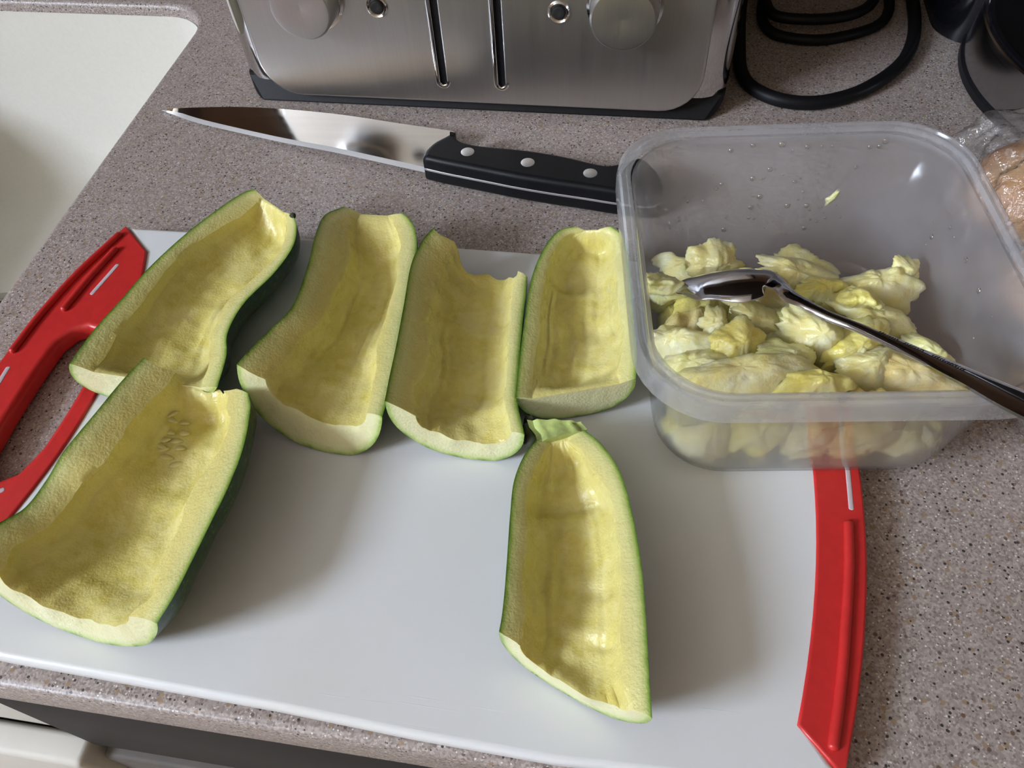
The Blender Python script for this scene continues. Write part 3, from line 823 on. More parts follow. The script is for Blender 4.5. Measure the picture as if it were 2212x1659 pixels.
    for a, b in zip(grid[:-1], grid[1:]):
        for j in range(1, m_): bm.faces.new((a[j - 1], a[j], b[j], b[j - 1]))
    for idx in (0, n - 1):
        inner = grid[idx]; orow = sk[idx]
        # resample outer row to m_ points
        orr_ = []
        for j in range(m_):
            u = j * (mc - 1) / (m_ - 1); q = min(int(u), mc - 2); orr_.append(orow[q].lerp(orow[q + 1], u - q))
        prev = inner
        for kk in range(0, 7):
            q = max(kk / 6.0, 0.02)
            cur = []
            for j in range(m_):
                p = fl[idx][j].lerp(orr_[j], q)
                if j in (0, m_ - 1): cur.append(inner[j]); continue
                v = bm.verts.new(p - base)
                v[ld_] = min((p - z).length for z in orow) * 1000.0; v[lh] = 0.0; v[lc] = 0.68
                cur.append(v)
            for j in range(1, m_):
                f_ = [prev[j - 1], prev[j], cur[j], cur[j - 1]]
                f_ = list(dict.fromkeys(f_))
                if len(f_) >= 3: bm.faces.new(f_)
            prev = cur
    fo = from_bm('flesh', bm, M['flesh'], root, angle=55)
    return root, dict(base=base, fl=fl, sk=sk)

GRP = 'hollowed courgette halves on the chopping board'
c1, g1 = courgette('courgette_half', 'narrow hollowed courgette half beside the red loop handle, square solid far end', [
    ((549, 408), (634, 466), .037, .036, .80), ((520, 419), (641, 492), .037, .036, .95), ((470, 452), (632, 534), .037, .036), ((400, 506), (592, 590), .037, .036),
    ((325, 575), (527, 655), .037, .036), ((262, 646), (492, 718), .037, .036), ((200, 716), (489, 768), .037, .036), ((150, 785), (470, 836), .037, .036, 1, (285, 868))],
    rim=(0.0085, 0.0090), kmax=0.50, close=(0.22, 0.10), seed=1, amp=0.0015)
c2, g2 = courgette('courgette_half', 'bent-waisted hollowed courgette half with dark skin showing, pale cut end', [
    ((742, 446), (872, 461), .036, .036, .72), ((700, 466), (893, 486), .041, .035, .95), ((680, 512), (901, 530), .044, .034), ((664, 575), (893, 590), .044, .034),
    ((632, 660), (880, 660), .045, .034), ((582, 712), (866, 735), .046, .034), ((540, 755), (852, 815), .047, .034), ((511, 787), (826, 900), .047, .033, 1, (672, 968))],
    rim=(0.0135, 0.0085), kmax=0.50, close=(0.42, 0.0), seed=2, amp=0.0014, kend=(1, .78), jag=(0.0, 0.0015))
c3, g3 = courgette('courgette_half', 'straight hollowed courgette half with a torn ragged far end', [
    ((936, 492), (1139, 598), .0445, .032), ((912, 520), (1136, 640), .0445, .032), ((888, 572), (1131, 680), .0445, .032), ((872, 660), (1125, 740), .0445, .032),
    ((856, 745), (1120, 810), .0445, .032), ((842, 810), (1118, 868), .0445, .032), ((831, 866), (1133, 938), .0445, .031, 1, (985, 987))],
    rim=(0.0145, 0.0060), kmax=0.52, close=(0.0, 0.0), seed=3, amp=0.0013, kend=(.8, .85), jag=(0.006, 0.0015))
c4, g4 = courgette('courgette_half', 'short hollowed courgette half against the plastic tub, rounded far end', [
    ((1238, 489), (1322, 489), .034, .039, .55), ((1204, 500), (1349, 513), .034, .039, .9), ((1172, 541), (1358, 560), .034, .039), ((1147, 605), (1364, 620), .034, .039),
    ((1133, 690), (1370, 690), .034, .039), ((1122, 775), (1376, 760), .034, .038), ((1113, 858), (1374, 818), .033, .034, 1, (1248, 900))],
    rim=(0.0062, 0.0066), kmax=0.56, close=(0.16, 0.16), seed=4, amp=0.0020, ridges=0.10,
    crease=((0.40, 0.035, 0.004, 0.0, 0.45), (0.62, 0.05, 0.003, 0.4, 1.0)))
c5, g5 = courgette('courgette_half', 'broad hollowed courgette half with a bite-shaped notch and a few seeds left', [
    ((311, 772), (536, 850), .045, .041), ((262, 824), (541, 882), .045, .041), ((205, 893), (526, 965), .045, .041), ((140, 972), (494, 1050), .044, .041),
    ((98, 1040), (455, 1130), .040, .041), ((52, 1098), (418, 1205), .040, .041), ((-15, 1140), (378, 1284), .044, .041), ((-62, 1212), (340, 1346), .045, .039, 1, (165, 1372))],
    rim=(0.0120, 0.0135), kmax=0.56, close=(0.0, 0.0), seed=5, amp=0.0016, kend=(.35, .85), jag=(0.004, 0.0015))
c6, g6 = courgette('courgette_half', 'hollowed courgette half with its stem stub, slanting cut, beside the open white plate', [
    ((1160, 950), (1262, 928), .032, .033, .62), ((1132, 984), (1300, 960), .035, .036, .85), ((1110, 1040), (1340, 1020), .036, .038), ((1102, 1110), (1365, 1105), .036, .038),
    ((1096, 1195), (1385, 1215), .036, .038), ((1090, 1275), (1396, 1340), .036, .038), ((1084, 1330), (1402, 1450), .036, .038), ((1078, 1364), (1409, 1551), .036, .037, 1, (1225, 1502))],
    rim=(0.0070, 0.0080), kmax=0.58, close=(0.16, 0.0), seed=6, amp=0.0017, kend=(1, .72), ridges=0.12, jag=(0, 0.0018),
    crease=((0.34, 0.03, 0.0035, 0.15, 0.95), (0.62, 0.025, 0.002, 0.5, 1.0), (0.78, 0.02, 0.002, 0.6, 1.0)))

# stem stub on the last half: fluted half-cylinder with a cut green end
def part_world(o, root):
    o.parent = root; o.matrix_parent_inverse = Matrix.Translation(-Vector(root.location)); return o
bm = bmesh.new(); rings = []
for i, (l, r, z) in enumerate((((1163, 957), (1266, 931), .0315), ((1160, 941), (1258, 921), .030), ((1146, 926), (1251, 915), .030), ((1141, 909), (1254, 913), .0305))):
    L, Rr = P(*l, z), P(*r, z + .001); mid = (L + Rr) / 2; h = (Rr - L) / 2
    ring = []
    for k in range(24):
        a = 2 * math.pi * k / 24
        f = 1 + 0.09 * math.sin(7 * a)
        dz = math.sin(a) * (0.0018 if math.sin(a) > 0 else 0.0125) + 0.0007 * math.sin(9 * a)
        ring.append(mid + h * math.cos(a) * f + Vector((0, 0, dz)))
    rings.append(ring)
loft_bm(bm, rings, True, (True, True))
part_world(from_bm('stem', bm, M['stem'], angle=50), c6)
bm = bmesh.new()
rnd = random.Random(3)
rings = []
for i in range(7):
    q = i / 6; c = P(1140 + 8 * math.sin(q * 9), 916 + 52 * q - 10, .0275 - 0.004 * q)
    rings.append([c + Vector((0.0020 * math.cos(a) * (1 + rnd.uniform(-.4, .4)), 0.0016 * math.sin(a), 0.003 * math.sin(a) * (1 + rnd.uniform(-.3, .3)))) for a in [2 * math.pi * k / 8 for k in range(8)]])
loft_bm(bm, rings, True, (True, True))
part_world(from_bm('stem_scab', bm, M['scab']), c6)
# dark nub on the far end of the narrow half
bm = bmesh.new(); bmesh.ops.create_icosphere(bm, subdivisions=2, radius=0.0016)
for v in bm.verts: v.co = P(633, 466, .0360) + Vector((v.co.x * 1.1, v.co.y, v.co.z * 0.9)) * (1 + 0.4 * nz(v.co.x * 900, v.co.y * 900, v.co.z * 900))
part_world(from_bm('stem_scab', bm, M['scab']), c1)

# seeds left in the broad half
def seed_mesh():
    bm = bmesh.new(); bmesh.ops.create_uvsphere(bm, u_segments=10, v_segments=7, radius=1.0)
    for v in bm.verts:
        x = v.co.x; v.co = Vector((x * 0.0036, v.co.y * 0.0015 * (1 - 0.35 * x), v.co.z * 0.0007))
    me = bpy.data.meshes.new('seed'); bmesh.ops.recalc_face_normals(bm, faces=bm.faces[:]); bm.to_mesh(me); bm.free()
    for p in me.polygons: p.use_smooth = True
    me.materials.append(M['seed'])
    return me
SEED = seed_mesh()
def nearest_on(g, pxl):
    """point of the hollow that is seen at a pixel"""
    best, bp = 1e9, None
    for i, row in enumerate(g['fl']):
        for p in row[5:-5]:
            v = p - CAM_O; z = v.dot(AF)
            dx = 1106 + F_PX * v.dot(AX) / z - pxl[0]; dy = 829.5 - F_PX * v.dot(AU) / z - pxl[1]
            if dx * dx + dy * dy < best: best, bp = dx * dx + dy * dy, p
    return bp
rnd = random.Random(8)
for sx, sy in ((372, 905), (399, 940), (352, 948), (378, 950), (346, 966), (385, 968), (362, 985), (372, 895), (395, 915), (350, 968), (380, 1003), (366, 930)):
    p = nearest_on(g5, (sx, sy))
    s = bpy.data.objects.new('seed', SEED); COL.objects.link(s)
    s.parent = c5; s.location = p - Vector(c5.location) + Vector((0, 0, 0.0001)); s.rotation_euler = (rnd.uniform(-.3, .3), rnd.uniform(-.2, .2), rnd.uniform(-.4, .5))

# ------------------------------------------------------------------ plastic tub
TB = R_(7.7); TUX = Vector((math.cos(TB), math.sin(TB), 0)); TUY = Vector((-math.sin(TB), math.cos(TB), 0))
tcx, tcy = 0.1097, 0.2312
TUBC = TUX * tcx + TUY * tcy
HX, HY, RZ = 0.0790, 0.0798, 0.0880
tub = thing('plastic_tub', 'clear square plastic food tub holding scooped courgette pulp', 'tub', (TUBC.x, TUBC.y, BT + .0004))
def tr(ins, z, r):
    out = []
    for x, y in rrect(0, 0, HX - ins, HY - ins, r, 10):
        q = TUBC + TUX * x + TUY * y; out.append((q.x, q.y, z))
    return out
zb0 = BT + 0.0006
prof = [ # inset from rim, z, corner radius : outer skin from base centre up
    (0.050, zb0, .012), (0.0235, zb0, .024), (0.0185, zb0 + .0012, .026), (0.0155, zb0 + .0050, .028), (0.0140, zb0 + .012, .029),
    (0.0095, RZ - .0155, .030), (0.0070, RZ - .0125, .030), (0.0066, RZ - .0040, .030)]
rimp = [(0.0060, RZ - .0022, .030), (0.0025, RZ - .0026, .031), (0.0014, RZ - .0040, .032), (0.0012, RZ - .0100, .032), (0.0, RZ - .0106, .033), (0.0, RZ - .0094, .033), (0.0002, RZ - .0030, .033), (0.0008, RZ - .0008, .032), (0.0018, RZ, .0315), (0.0026, RZ - .0001, .031), (0.0030, RZ - .0012, .031), (0.0040, RZ - .0012, .0305), (0.0044, RZ - .0002, .030), (0.0053, RZ - .0002, .030), (0.0062, RZ - .0022, .029)]
innp = [(0.0076, RZ - .0040, .029), (0.0080, RZ - .0125, .029), (0.0105, RZ - .0158, .029), (0.0150, zb0 + .012, .028), (0.0165, zb0 + .0055, .027), (0.0195, zb0 + .0022, .025), (0.0245, zb0 + .0010, .022), (0.050, zb0 + .0010, .010)]
bm = bmesh.new()
rings = [tr(*q) for q in prof] + [tr(0.0066, RZ - .0030, .030)] + [tr(0.0076, RZ - .0030, .029)] + [tr(*q) for q in innp]
loft_bm(bm, rings, True, (True, True))
adopt(from_bm('tub_body', bm, M['tub'], angle=50), tub)
bm = bmesh.new()
rr0 = [tr(*q) for q in rimp]
loft_bm(bm, rr0 + [rr0[0]], True)
bmesh.ops.remove_doubles(bm, verts=bm.verts[:], dist=1e-6)
adopt(from_bm('tub_rim', bm, M['tub_rim'], angle=34), tub)
# droplets on the inner walls
bm = bmesh.new(); rnd = random.Random(11)
def drop(cx, cy, cz, nrm, r, stretch):
    m3 = nrm.to_track_quat('Z', 'Y').to_matrix()
    q = bmesh.ops.create_uvsphere(bm, u_segments=8, v_segments=6, radius=r)
    for v in q['verts']:
        v.co = Vector((cx, cy, cz)) + m3 @ Vector((v.co.x, v.co.y, v.co.z * 0.55)) + Vector((0, 0, 0))
def wall_pt(side, u, z):
    f = (z - zb0 - .012) / (RZ - .0158 - zb0 - .012)
    ins = 0.0150 + (0.0105 - 0.0150) * f
    if side == 'back': return TUBC + TUX * u + TUY * (HY - ins) + Vector((0, 0, z)), -TUY
    return TUBC + TUX * (HX - ins) + TUY * u + Vector((0, 0, z)), -TUX
for k in range(64):
    side = 'back' if k < 44 else 'right'
    p, nrm = wall_pt(side, rnd.uniform(-0.052, 0.050), rnd.uniform(0.034, 0.070))
    p.z = p.z if side == 'back' else p.z
    drop(p.x, p.y, p.z, nrm, rnd.choice([0.0006, 0.0008, 0.0011, 0.0015]), 1)
for k in range(10):
    p = TUBC + TUX * rnd.uniform(-.03, .05) + TUY * (HY - .0080) + Vector((0, 0, RZ - rnd.uniform(.006, .011)))
    drop(p.x, p.y, p.z, -TUY, rnd.choice([0.0008, 0.0013, 0.0018]), 1)
dr = adopt(from_bm('water_droplets', bm, M['water']), tub); dr['kind'] = 'stuff'

# ------------------------------------------------------------------ scooped pulp
def pulp(label, c, size, rot, mat, seed, curl=0.5, twist=0.0, th=0.0032, rag=0.25, grp='scooped courgette pulp in the plastic tub', name='courgette_pulp', lump=1.0, zmin=None):
    """one spoon-scraped scoop: a bent, ragged-edged slab that thins towards its rim"""
    rings_, segs = 12, 84
    rn = random.Random(seed * 7 + 1); off = rn.uniform(0, 50)
    bm = bmesh.new()
    def surf(r, a, side):
        rag_ = 1 + sm(0, .6, r) * rag * nz(math.cos(a) * 1.4 + off, math.sin(a) * 1.4, 0.0) * 1.6 + rag * 0.5 * nz(math.cos(a) * 5 + off, math.sin(a) * 5, 4.0) * sm(.35, 1.0, r) + 0.09 * (abs(nz(math.cos(a) * 7 + off, math.sin(a) * 7, 1.0)) - 0.2) * sm(.55, 1.0, r) + 0.07 * nz(math.cos(a) * 20 + off, math.sin(a) * 20, 1.0) * sm(.75, 1.0, r)
        x = size[0] * r * rag_ * math.cos(a); y = size[1] * r * rag_ * math.sin(a)
        sx, sy = x / size[0], y / size[1]
        z = -curl * size[0] * (sy * sy * 0.85 + 0.25 * sx * sx) + twist * size[0] * sx * sy
        z += 0.0016 * lump * nz(x * 110 + off, y * 110, 2.0) * 1.8 + 0.0011 * lump * nz(x * 300, y * 300 + off, 2.0) + 0.0006 * lump * nz(x * 750, y * 750 + off, 5.0)
        tk = th * (1 - 0.88 * r ** 2.2) * (1 + 0.5 * nz(x * 80 + off, y * 80, 9.0))
        return Vector((x, y * (1 - 0.22 * curl), z + side * tk))
    top = [[bm.verts.new(surf((i + 1) / rings_, 2 * math.pi * k / segs, 1)) for k in range(segs)] for i in range(rings_)]
    bot = [[bm.verts.new(surf((i + 1) / rings_, 2 * math.pi * k / segs, -1)) for k in range(segs)] for i in range(rings_)]
    for G, sgn in ((top, 1), (bot, -1)):
        cv = bm.verts.new(surf(0.0001, 0, sgn))
        for k in range(segs): bm.faces.new((cv, G[0][k - 1], G[0][k]))
        for a, b in zip(G[:-1], G[1:]):
            for k in range(segs): bm.faces.new((a[k - 1], a[k], b[k], b[k - 1]))
    for k in range(segs): bm.faces.new((top[-1][k - 1], top[-1][k], bot[-1][k], bot[-1][k - 1]))
    R3 = (Matrix.Rotation(R_(rot[2]), 3, 'Z') @ Matrix.Rotation(R_(rot[1]), 3, 'Y') @ Matrix.Rotation(R_(rot[0]), 3, 'X'))
    for v in bm.verts: v.co = R3 @ v.co
    c = Vector(c)
    if zmin is None: zmin = zb0 + 0.0014
    lo_ = min(v.co.z for v in bm.verts) + c.z
    if lo_ < zmin: c.z += zmin - lo_
    # stay inside the tub walls
    if grp.startswith('scooped'):
        for v in bm.verts:
            p = c + v.co - TUBC
            f = min(1, max(0, (p.z - zb0) / 0.06)); lim = 0.0168 - 0.006 * f
            hx_, hy_ = HX - lim - .0008, HY - lim - .0008
            lx, ly = p.dot(TUX), p.dot(TUY)
            nx, ny = max(-hx_, min(hx_, lx)), max(-hy_, min(hy_, ly))
            cr = 0.026
            qx, qy = abs(nx) - (hx_ - cr), abs(ny) - (hy_ - cr)
            if qx > 0 and qy > 0:
                l = math.hypot(qx, qy)
                if l > cr:
                    nx = math.copysign((hx_ - cr) + qx * cr / l, nx); ny = math.copysign((hy_ - cr) + qy * cr / l, ny)
            v.co += TUX * (nx - lx) + TUY * (ny - ly)
    o = from_bm(name, bm, M[mat])
    o.location = c
    tag(o, label, 'courgette pulp', grp)
    return o
PL = [ # px, py, z, size, rotation, material, curl, label
    ((1424, 618), .044, (.0125, .0240), (-62, 10, -8), 'pulp_c', .35, 'greenish upright scoop of pulp leaning in the tub corner behind the spoon tip'),
    ((1545, 572), .044, (.0130, .0125), (58, 8, 8), 'pulp_a', .45, 'pale scoop of pulp standing behind the spoon bowl'),
    ((1722, 592), .046, (.0205, .0150), (26, 6, -12), 'pulp_a', .75, 'domed pale scoop of pulp behind the spoon neck'),
    ((1898, 612), .046, (.0200, .0175), (14, -14, 12), 'pulp_a', .95, 'large round lump of pulp with a torn crest near the back right wall'),
    ((1955, 590), .046, (.0085, .0100), (50, 30, 10), 'pulp_a', .5, 'small torn flap of pulp beside the large round lump'),
    ((1836, 648), .050, (.0075, .0165), (-52, 18, 20), 'pulp_b', .4, 'yellow pointed sliver of pulp against the large round lump'),
    ((1655, 648), .046, (.0215, .0120), (18, 4, -18), 'pulp_d', .45, 'lumpy seedy strip of pulp lying under the spoon neck'),
    ((1775, 622), .048, (.0130, .0085), (24, 4, 10), 'pulp_b', .5, 'yellow wedge of pulp showing above the spoon handle'),
    ((1530, 640), .036, (.0170, .0120), (10, 14, 30), 'pulp_b', .5, 'deep-lying yellow scoop of pulp under the spoon bowl'),
    ((1500, 690), .034, (.0160, .0120), (-10, 20, 50), 'pulp_d', .4, 'shaded amber scoop of pulp deep beside the left wall'),
    ((1462, 735), .046, (.0190, .0110), (20, -20, -22), 'pulp_a', .5, 'pointed pale scoop of pulp along the left wall'),
    ((1595, 742), .056, (.0120, .0120), (40, -8, 35), 'pulp_b', .35, 'wet bright yellow triangle of pulp on top of the heap'),
    ((1545, 700), .052, (.0065, .0080), (40, 0, 0), 'pulp_a', .6, 'small white rounded scrap of pulp behind the yellow triangle'),
    ((1640, 690), .052, (.0130, .0075), (48, 14, -14), 'pulp_a', .5, 'thin curled white ribbon of pulp in the middle of the heap'),
    ((1700, 700), .050, (.0150, .0100), (28, -10, 10), 'pulp_c', .4, 'wet ragged scrap of pulp in the middle of the heap'),
    ((1765, 722), .054, (.0175, .0150), (34, 20, -18), 'pulp_a', .8, 'folded pale scoop of pulp with a toothed rim under the spoon handle'),
    ((1600, 800), .060, (.0300, .0175), (6, -4, 14), 'pulp_a', .75, 'largest pale scoop of pulp heaped by the front wall'),
    ((1500, 790), .052, (.0170, .0120), (14, -16, -10), 'pulp_c', .5, 'flat greenish scoop of pulp by the front left corner'),
    ((1772, 822), .059, (.0140, .0105), (10, 8, 8), 'pulp_b', .8, 'smooth bright yellow scoop of pulp by the front wall'),
    ((1700, 775), .055, (.0150, .0120), (24, 14, 28), 'pulp_c', .6, 'glossy torn scoop of pulp beside the largest scoop'),
    ((1905, 690), .048, (.0200, .0130), (22, 12, -14), 'pulp_a', .7, 'pale curved scoop of pulp below the large round lump'),
    ((1850, 745), .052, (.0175, .0110), (38, -14, 34), 'pulp_b', .75, 'yellow and white curled strip of pulp under the spoon handle'),
    ((1960, 800), .050, (.0320, .0120), (26, 8, -10), 'pulp_d', .4, 'long seedy strip of pulp with a toothed edge by the front right'),
    ((1890, 790), .050, (.0180, .0120), (22, 0, 10), 'pulp_a', .5, 'pale broken scoop of pulp beside the long seedy strip'),
    ((2010, 770), .044, (.0130, .0090), (20, 14, -30), 'pulp_c', .5, 'small fringed scrap of pulp behind the long seedy strip'),
]
for i, ((x, y), z, size, rot, mt, curl, lab) in enumerate(PL):
    c = P(x, y, z)
    pulp(lab, c, size, rot, mt, 30 + i, curl=curl, twist=0.15 * ((i % 3) - 1), th=0.0042 + 0.0012 * (i % 2))
rnd = random.Random(21)
for i in range(16):                                      # lower layer, seen through the front wall
    u = -0.045 + 0.030 * (i % 4) + rnd.uniform(-.005, .005); vv = -0.046 + 0.028 * (i // 4) + rnd.uniform(-.004, .004)
    if i % 4 == 3 and i // 4 > 1: continue
    c = TUBC + TUX * u + TUY * vv + Vector((0, 0, 0.022 + rnd.uniform(0, .012)))
    pulp('scoop of courgette pulp in the bottom layer against the tub floor', c, (rnd.uniform(.013, .020), rnd.uniform(.011, .015)), (rnd.uniform(-35, 35), rnd.uniform(-25, 25), rnd.uniform(0, 180)), rnd.choice(['pulp_a', 'pulp_b', 'pulp_d', 'pulp_c']), 80 + i, curl=rnd.uniform(.3, .8), grp='scooped courgette pulp in the bottom of the tub', th=.004)
FR = [('pale scoop of pulp pressed to the front wall near the left corner', -0.0445, .031, 'pulp_a'), ('yellow scoop of pulp pressed to the front wall beside the corner scoop', -0.024, .034, 'pulp_b'),
      ('creamy scoop of pulp pressed to the middle of the front wall', -0.001, .031, 'pulp_a'), ('amber scoop of pulp pressed to the front wall above the red grip', 0.021, .029, 'pulp_d'), ('thin pale scoop of pulp pressed to the front wall near the right corner', 0.040, .026, 'pulp_a')]
for i, (lab, u, z, mt) in enumerate(FR):
    c = TUBC + TUX * u + TUY * (-0.0555) + Vector((0, 0, z))
    pulp(lab, c, (.0150, .0185 if i < 4 else .012), (74, 6 * (i % 3 - 1), 7.7 + 5 * (i % 2)), mt, 120 + i, curl=.30, th=.0055)
# shred stuck on the back wall
p, nrm = wall_pt('back', 0.0, 0.056)
sc = P(1797, 428, 0.0); 
d_ = (sc - CAM_O); 
t_ = ((TUBC + TUY * (HY - 0.0122)) - CAM_O).dot(TUY) / d_.dot(TUY)
sp_ = CAM_O + d_ * t_
sh = pulp('tiny pale green shred of pulp stuck to the back wall of the tub', sp_, (.0048, .0019), (0, 0, 0), 'pulp_c', 140, curl=.1, th=.0006, grp='shred on the tub wall', name='pulp_shred', lump=.3, rag=.2, zmin=0)
sh.rotation_euler = (R_(84), R_(-62), TB); del sh['group']

# ------------------------------------------------------------------ spoon
spoon = thing('dessert_spoon', 'steel spoon lying bowl-down in the pulp, handle over the tub rim', 'spoon', P(1690, 600, .055))
cl = [(1456, 616, .0510), (1495, 603, .0580), (1560, 590, .0645), (1620, 586, .0680), (1668, 590, .0690), (1692, 606, .0682), (1720, 636, .0664), (1780, 674, .0672), (1850, 702, .0700), (1940, 741, .0752), (2040, 786, .0825), (2140, 832, .0910), (2260, 890, .1010), (2330, 925, .1065)]
cpts = crom([P(*q) for q in cl], 90)
wk = [(0.0, .0030), (.035, .0072), (.10, .0142), (.19, .0180), (.27, .0150), (.325, .0085), (.365, .0040), (.41, .0028), (.50, .0028), (.60, .0034), (.75, .0052), (.88, .0068), (.96, .0066), (1.0, .0035)]
ak = [(0.0, .001), (.10, .006), (.19, .008), (.30, .004), (.38, .0012), (.6, .0010), (1.0, .0012)]
lk = [(0.0, 0), (.30, 0), (.42, 1), (1.0, 1)]
def interp(tab, x):
    for (a, b), (c, d2) in zip(tab[:-1], tab[1:]):
        if x <= c: return b + (d2 - b) * sm(a, c, x) if c > a else d2
    return tab[-1][1]
lens = [0.0]
for a, b in zip(cpts[:-1], cpts[1:]): lens.append(lens[-1] + (b - a).length)
bm = bmesh.new(); top, bot = [], []
nl = 13
lat_b = Vector((0.05, 0.86, -0.50)).normalized(); lat_h = Vector((0.35, 0.86, -0.36)).normalized()
for i, c in enumerate(cpts):
    t = lens[i] / lens[-1]
    tg = (cpts[min(i + 1, 89)] - cpts[max(i - 1, 0)]).normalized()
    lt = lat_b.lerp(lat_h, interp(lk, t)); lt = (lt - tg * lt.dot(tg)).normalized()
    up_ = lt.cross(tg); up_ = up_ if up_.z > 0 else -up_
    wv, av = interp(wk, t), interp(ak, t)
    thick = 0.0011 + 0.0012 * sm(.30, .42, t)
    rt_, rb_ = [], []
    for j in range(nl):
        s = -1 + 2 * j / (nl - 1)
        hgt = -av * abs(s) ** 2.0
        q = c + lt * (wv * s) + up_ * hgt
        rt_.append(q + up_ * thick * 0.5 * (1 - 0.5 * s ** 4)); rb_.append(q - up_ * thick * 0.5 * (1 - 0.5 * s ** 4))
    top.append(rt_); bot.append(rb_)
loft_bm(bm, [a + list(reversed(b)) for a, b in zip(top, bot)], True, (True, True))
so = from_bm('spoon_body', bm, M['spoon'], angle=50); part_world(so, spoon)
for v in so.data.vertices: pass
# stamped lettering on the back of the handle, worn past reading: a row of short strokes
bm = bmesh.new(); rnd = random.Random(5)
for k in range(34):
    u = 0.545 + 0.0062 * k
    i = min(range(90), key=lambda q: abs(lens[q] / lens[-1] - u))
    if k in (8, 9, 18, 19, 20): continue
    j = 6
    a = top[i][j]; b = top[i][j + 1]; tg = (cpts[min(i + 1, 89)] - cpts[i - 1]).normalized()
    lt = (b - a).normalized(); up_ = lt.cross(tg); up_ = up_ if up_.z > 0 else -up_
    frac = (u * lens[-1] - lens[i])
    c = a + tg * frac + up_ * 0.00002
    hh = rnd.uniform(.0006, .0010); ww = rnd.choice([.00016, .00022, .0003]); sl = rnd.uniform(-.3, .3)
    vs_ = [bm.verts.new(c + lt * (sy * hh) + tg * (sx * ww + sl * sy * hh) + up_ * z0) for z0 in (0, .00006) for sx, sy in ((-1, -1), (1, -1), (1, 1), (-1, 1))]
    bm.faces.new(vs_[4:8]); bm.faces.new(vs_[0:4][::-1])
    for q in range(4): bm.faces.new((vs_[q], vs_[(q + 1) % 4], vs_[4 + (q + 1) % 4], vs_[4 + q]))
part_world(from_bm('stamped_lettering', bm, M['grey_dark'], smooth=False), spoon)['kind'] = 'stuff'
# small flattened pale spots on the bowl
for k, (ti, s, r) in enumerate(((.185, .35, .0019), (.225, .32, .0012), (.255, .30, .0010), (.285, .26, .0017))):
    i = min(range(90), key=lambda q: abs(lens[q] / lens[-1] - ti)); j = int((s + 1) / 2 * (nl - 1))
    bm = bmesh.new(); bmesh.ops.create_uvsphere(bm, u_segments=12, v_segments=8, radius=r)
    tg = (cpts[i + 1] - cpts[i - 1]).normalized(); lt = (top[i][j + 1] - top[i][j - 1]).normalized(); nn = lt.cross(tg); nn = nn if nn.z > 0 else -nn
    for v in bm.verts: v.co = top[i][j] + tg * (v.co.x * 1.5) + lt * v.co.y * 0.9 + nn * v.co.z * 0.22
    part_world(from_bm('pale_fleck', bm, M['seed']), spoon)

# ------------------------------------------------------------------ cables behind the toaster
def cable(label, pts, r):
    bm = tube_bm(bmesh.new(), crom([Vector(p) for p in pts], 70), r, 12)
    return tag(from_bm('power_cable', bm, M['cable']), label, 'cable', None)
zc = 0.0046
cable('thick black power cable looping out beside the toaster', [(0.080, 0.662, .03), (0.070, .60, .006), (0.0665, .53, zc), (0.0690, .490, zc), (0.086, .470, zc), (0.1104, .4655, zc), (.136, .476, zc), (.1571, .4945, zc), (.1745, .518, zc), (.1850, .545, zc), (.1905, .575, zc), (.1935, .610, zc), (.194, .652, .012)], 0.0045)
cable('coiled thin black cable inside the thicker loop', [(.096, .655, .010), (.086, .60, .0040), (.0840, .566, .0040), (.0938, .5475, .0040), (.1191, .5425, .0040), (.1420, .5500, .0040), (.1630, .5640, .0040), (.1735, .5830, .0040), (.1775, .612, .0040), (.177, .652, .010)], 0.0038)
cable('coiled thin black cable resting on the lower coil', [(.092, .66, .02), (.086, .60, .0125), (.0850, .578, .0118), (.0920, .5590, .0118), (.1191, .5560, .0118), (.1440, .5640, .0118), (.1590, .5800, .0118), (.1640, .602, .0118), (.163, .652, .02)], 0.0038)

# ------------------------------------------------------------------ round appliance at the right
ap = thing('coffee_maker', 'black coffee maker with a brushed steel ring round its base', 'coffee maker', (.334, .507, 0))
cc = (.334, .507, 0)
RA = 0.1230
def ring_part(nm, prof, mat):
    return adopt(from_bm(nm, lathe_bm(bmesh.new(), prof, 96, cc), M[mat], angle=35), ap)
ring_part('foot_ring', [(0, 0), (RA - .004, 0), (RA, .0015), (RA, .0060), (RA - .0015, .0078), (0, .0078)], 'black')
ring_part('steel_ring', [(0, .0079), (RA - .0016, .0079), (RA - .0016, .0088), (RA - .0026, .0350), (RA - .0036, .0357), (0, .0357)], 'band')
ring_part('drip_plate', [(0, .0358), (RA - .0052, .0358), (RA - .0056, .0372), (RA - .0084, .0374), (RA - .0104, .0361), (0, .0361)], 'black_gloss')
bm = bmesh.new()
loft_bm(bm, [[(x, y, z) for x, y in rrect(.335, .612, .132 - i, .064 - i, .03)] for i, z in ((0, .0004), (0, .26), (.006, .272), (.02, .276))], True, (True, True))
adopt(from_bm('tower', bm, M['black_gloss'], angle=40), ap)
bm = bmesh.new()
loft_bm(bm, [[(x, y, z) for x, y in rrect(.335, .552, .080 - i, .100 - i, .04)] for i, z in ((.006, .255), (0, .262), (0, .315), (.006, .325), (.02, .328))], True, (True, True))
adopt(from_bm('brew_head', bm, M['black'], angle=40), ap)

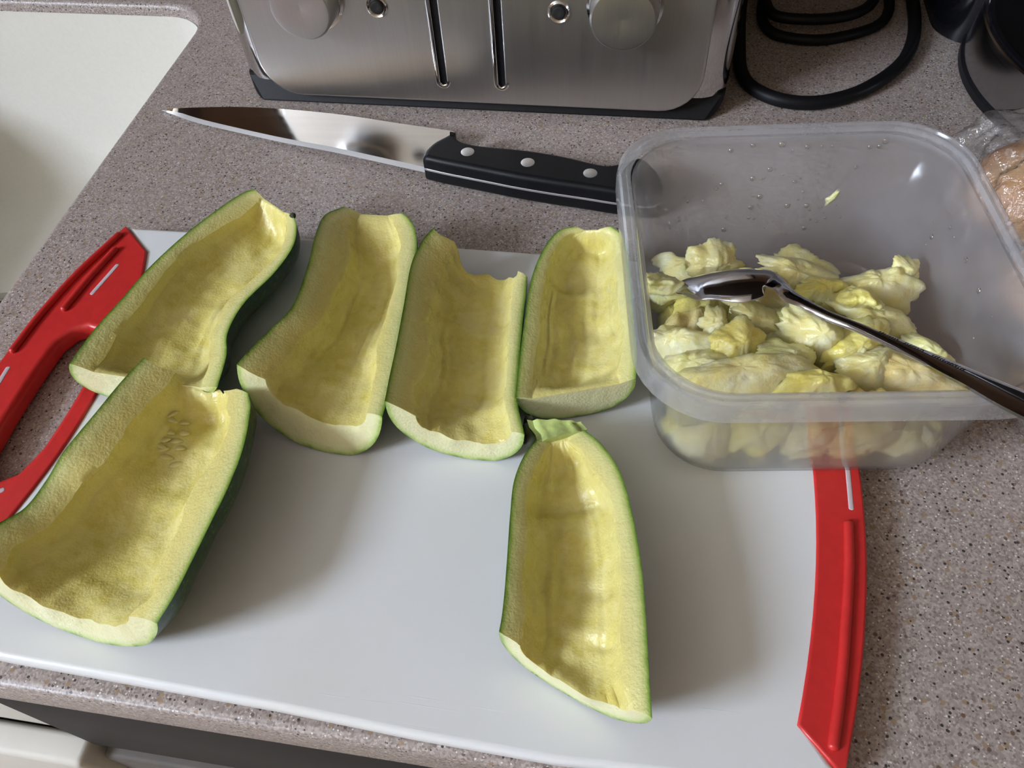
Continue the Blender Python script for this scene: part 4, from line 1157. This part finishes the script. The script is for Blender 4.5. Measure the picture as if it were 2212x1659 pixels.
# ------------------------------------------------------------------ bread rolls in a clear bag
def bun(label, c, s, rz, seed):
    bm = bmesh.new(); bmesh.ops.create_icosphere(bm, subdivisions=4, radius=1.0)
    for v in bm.verts:
        p = v.co.copy()
        z = p.z * (0.9 if p.z > 0 else 0.62)
        f = 1 + 0.05 * nz(p.x * 2 + seed, p.y * 2, p.z * 2)
        v.co = Matrix.Rotation(rz, 3, 'Z') @ Vector((p.x * s[0] * f, p.y * s[1] * f, z * s[2] * f))
    lo_ = min(v.co.z for v in bm.verts)
    for v in bm.verts: v.co.z -= lo_
    o = from_bm('bread_roll', bm, M['bread']); o.location = c
    return tag(o, label, 'bread roll', 'bread rolls in the clear bag')
bun('golden bread roll in the clear bag at the end near the coffee maker', (.229, .362, .0016), (.050, .036, .036), 0.15, 1)
bun('bread roll in the clear bag lying next to the tub side', (.234, .290, .0016), (.050, .036, .035), -0.05, 5)
bun('bread roll in the clear bag at the end away from the coffee maker', (.232, .222, .0016), (.048, .033, .034), 0.1, 9)
bm = bmesh.new()
nu, nv = 170, 110
rings = []
for i in range(nu):
    t = i / (nu - 1)
    y = 0.176 + 0.232 * t
    env = min(1.0, (1 - (2 * t - 1) ** 8)) * (1 - 0.86 * sm(0.88, 1.0, t)) 
    row = []
    for j in range(nv):
        a = 2 * math.pi * j / nv
        cx, cz = .232 - 0.030 * sm(.80, 1.0, t), .034
        rx, rz_ = (.0575) * max(env, .10), .0365 * max(env, .16)
        ca, sa = math.cos(a), math.sin(a)
        cr = 0.0045 * nz(ca * 2.2, y * 60, sa * 2.2) + 0.0032 * abs(nz(ca * 5, y * 130, sa * 5 + 4.5)) + 0.0022 * abs(nz(ca * 11, y * 240, sa * 11 + 8.5))
        x = cx + (rx + cr) * math.copysign(abs(math.cos(a)) ** .8, math.cos(a)); z = cz * (0.55 + .45 * env) + (rz_ + cr) * math.copysign(abs(math.sin(a)) ** .85, math.sin(a))
        z += 0.006 * sm(.86, 1.0, t)
        row.append((x, y + 0.002 * nz(a * 4, t * 9, 2.2), max(z, .0007)))
    rings.append(row)
loft_bm(bm, rings, True, (True, True))
bag = from_bm('bread_bag', bm, M['film'])
tag(bag, 'crinkled clear plastic bag round the bread rolls beside the tub', 'plastic bag')
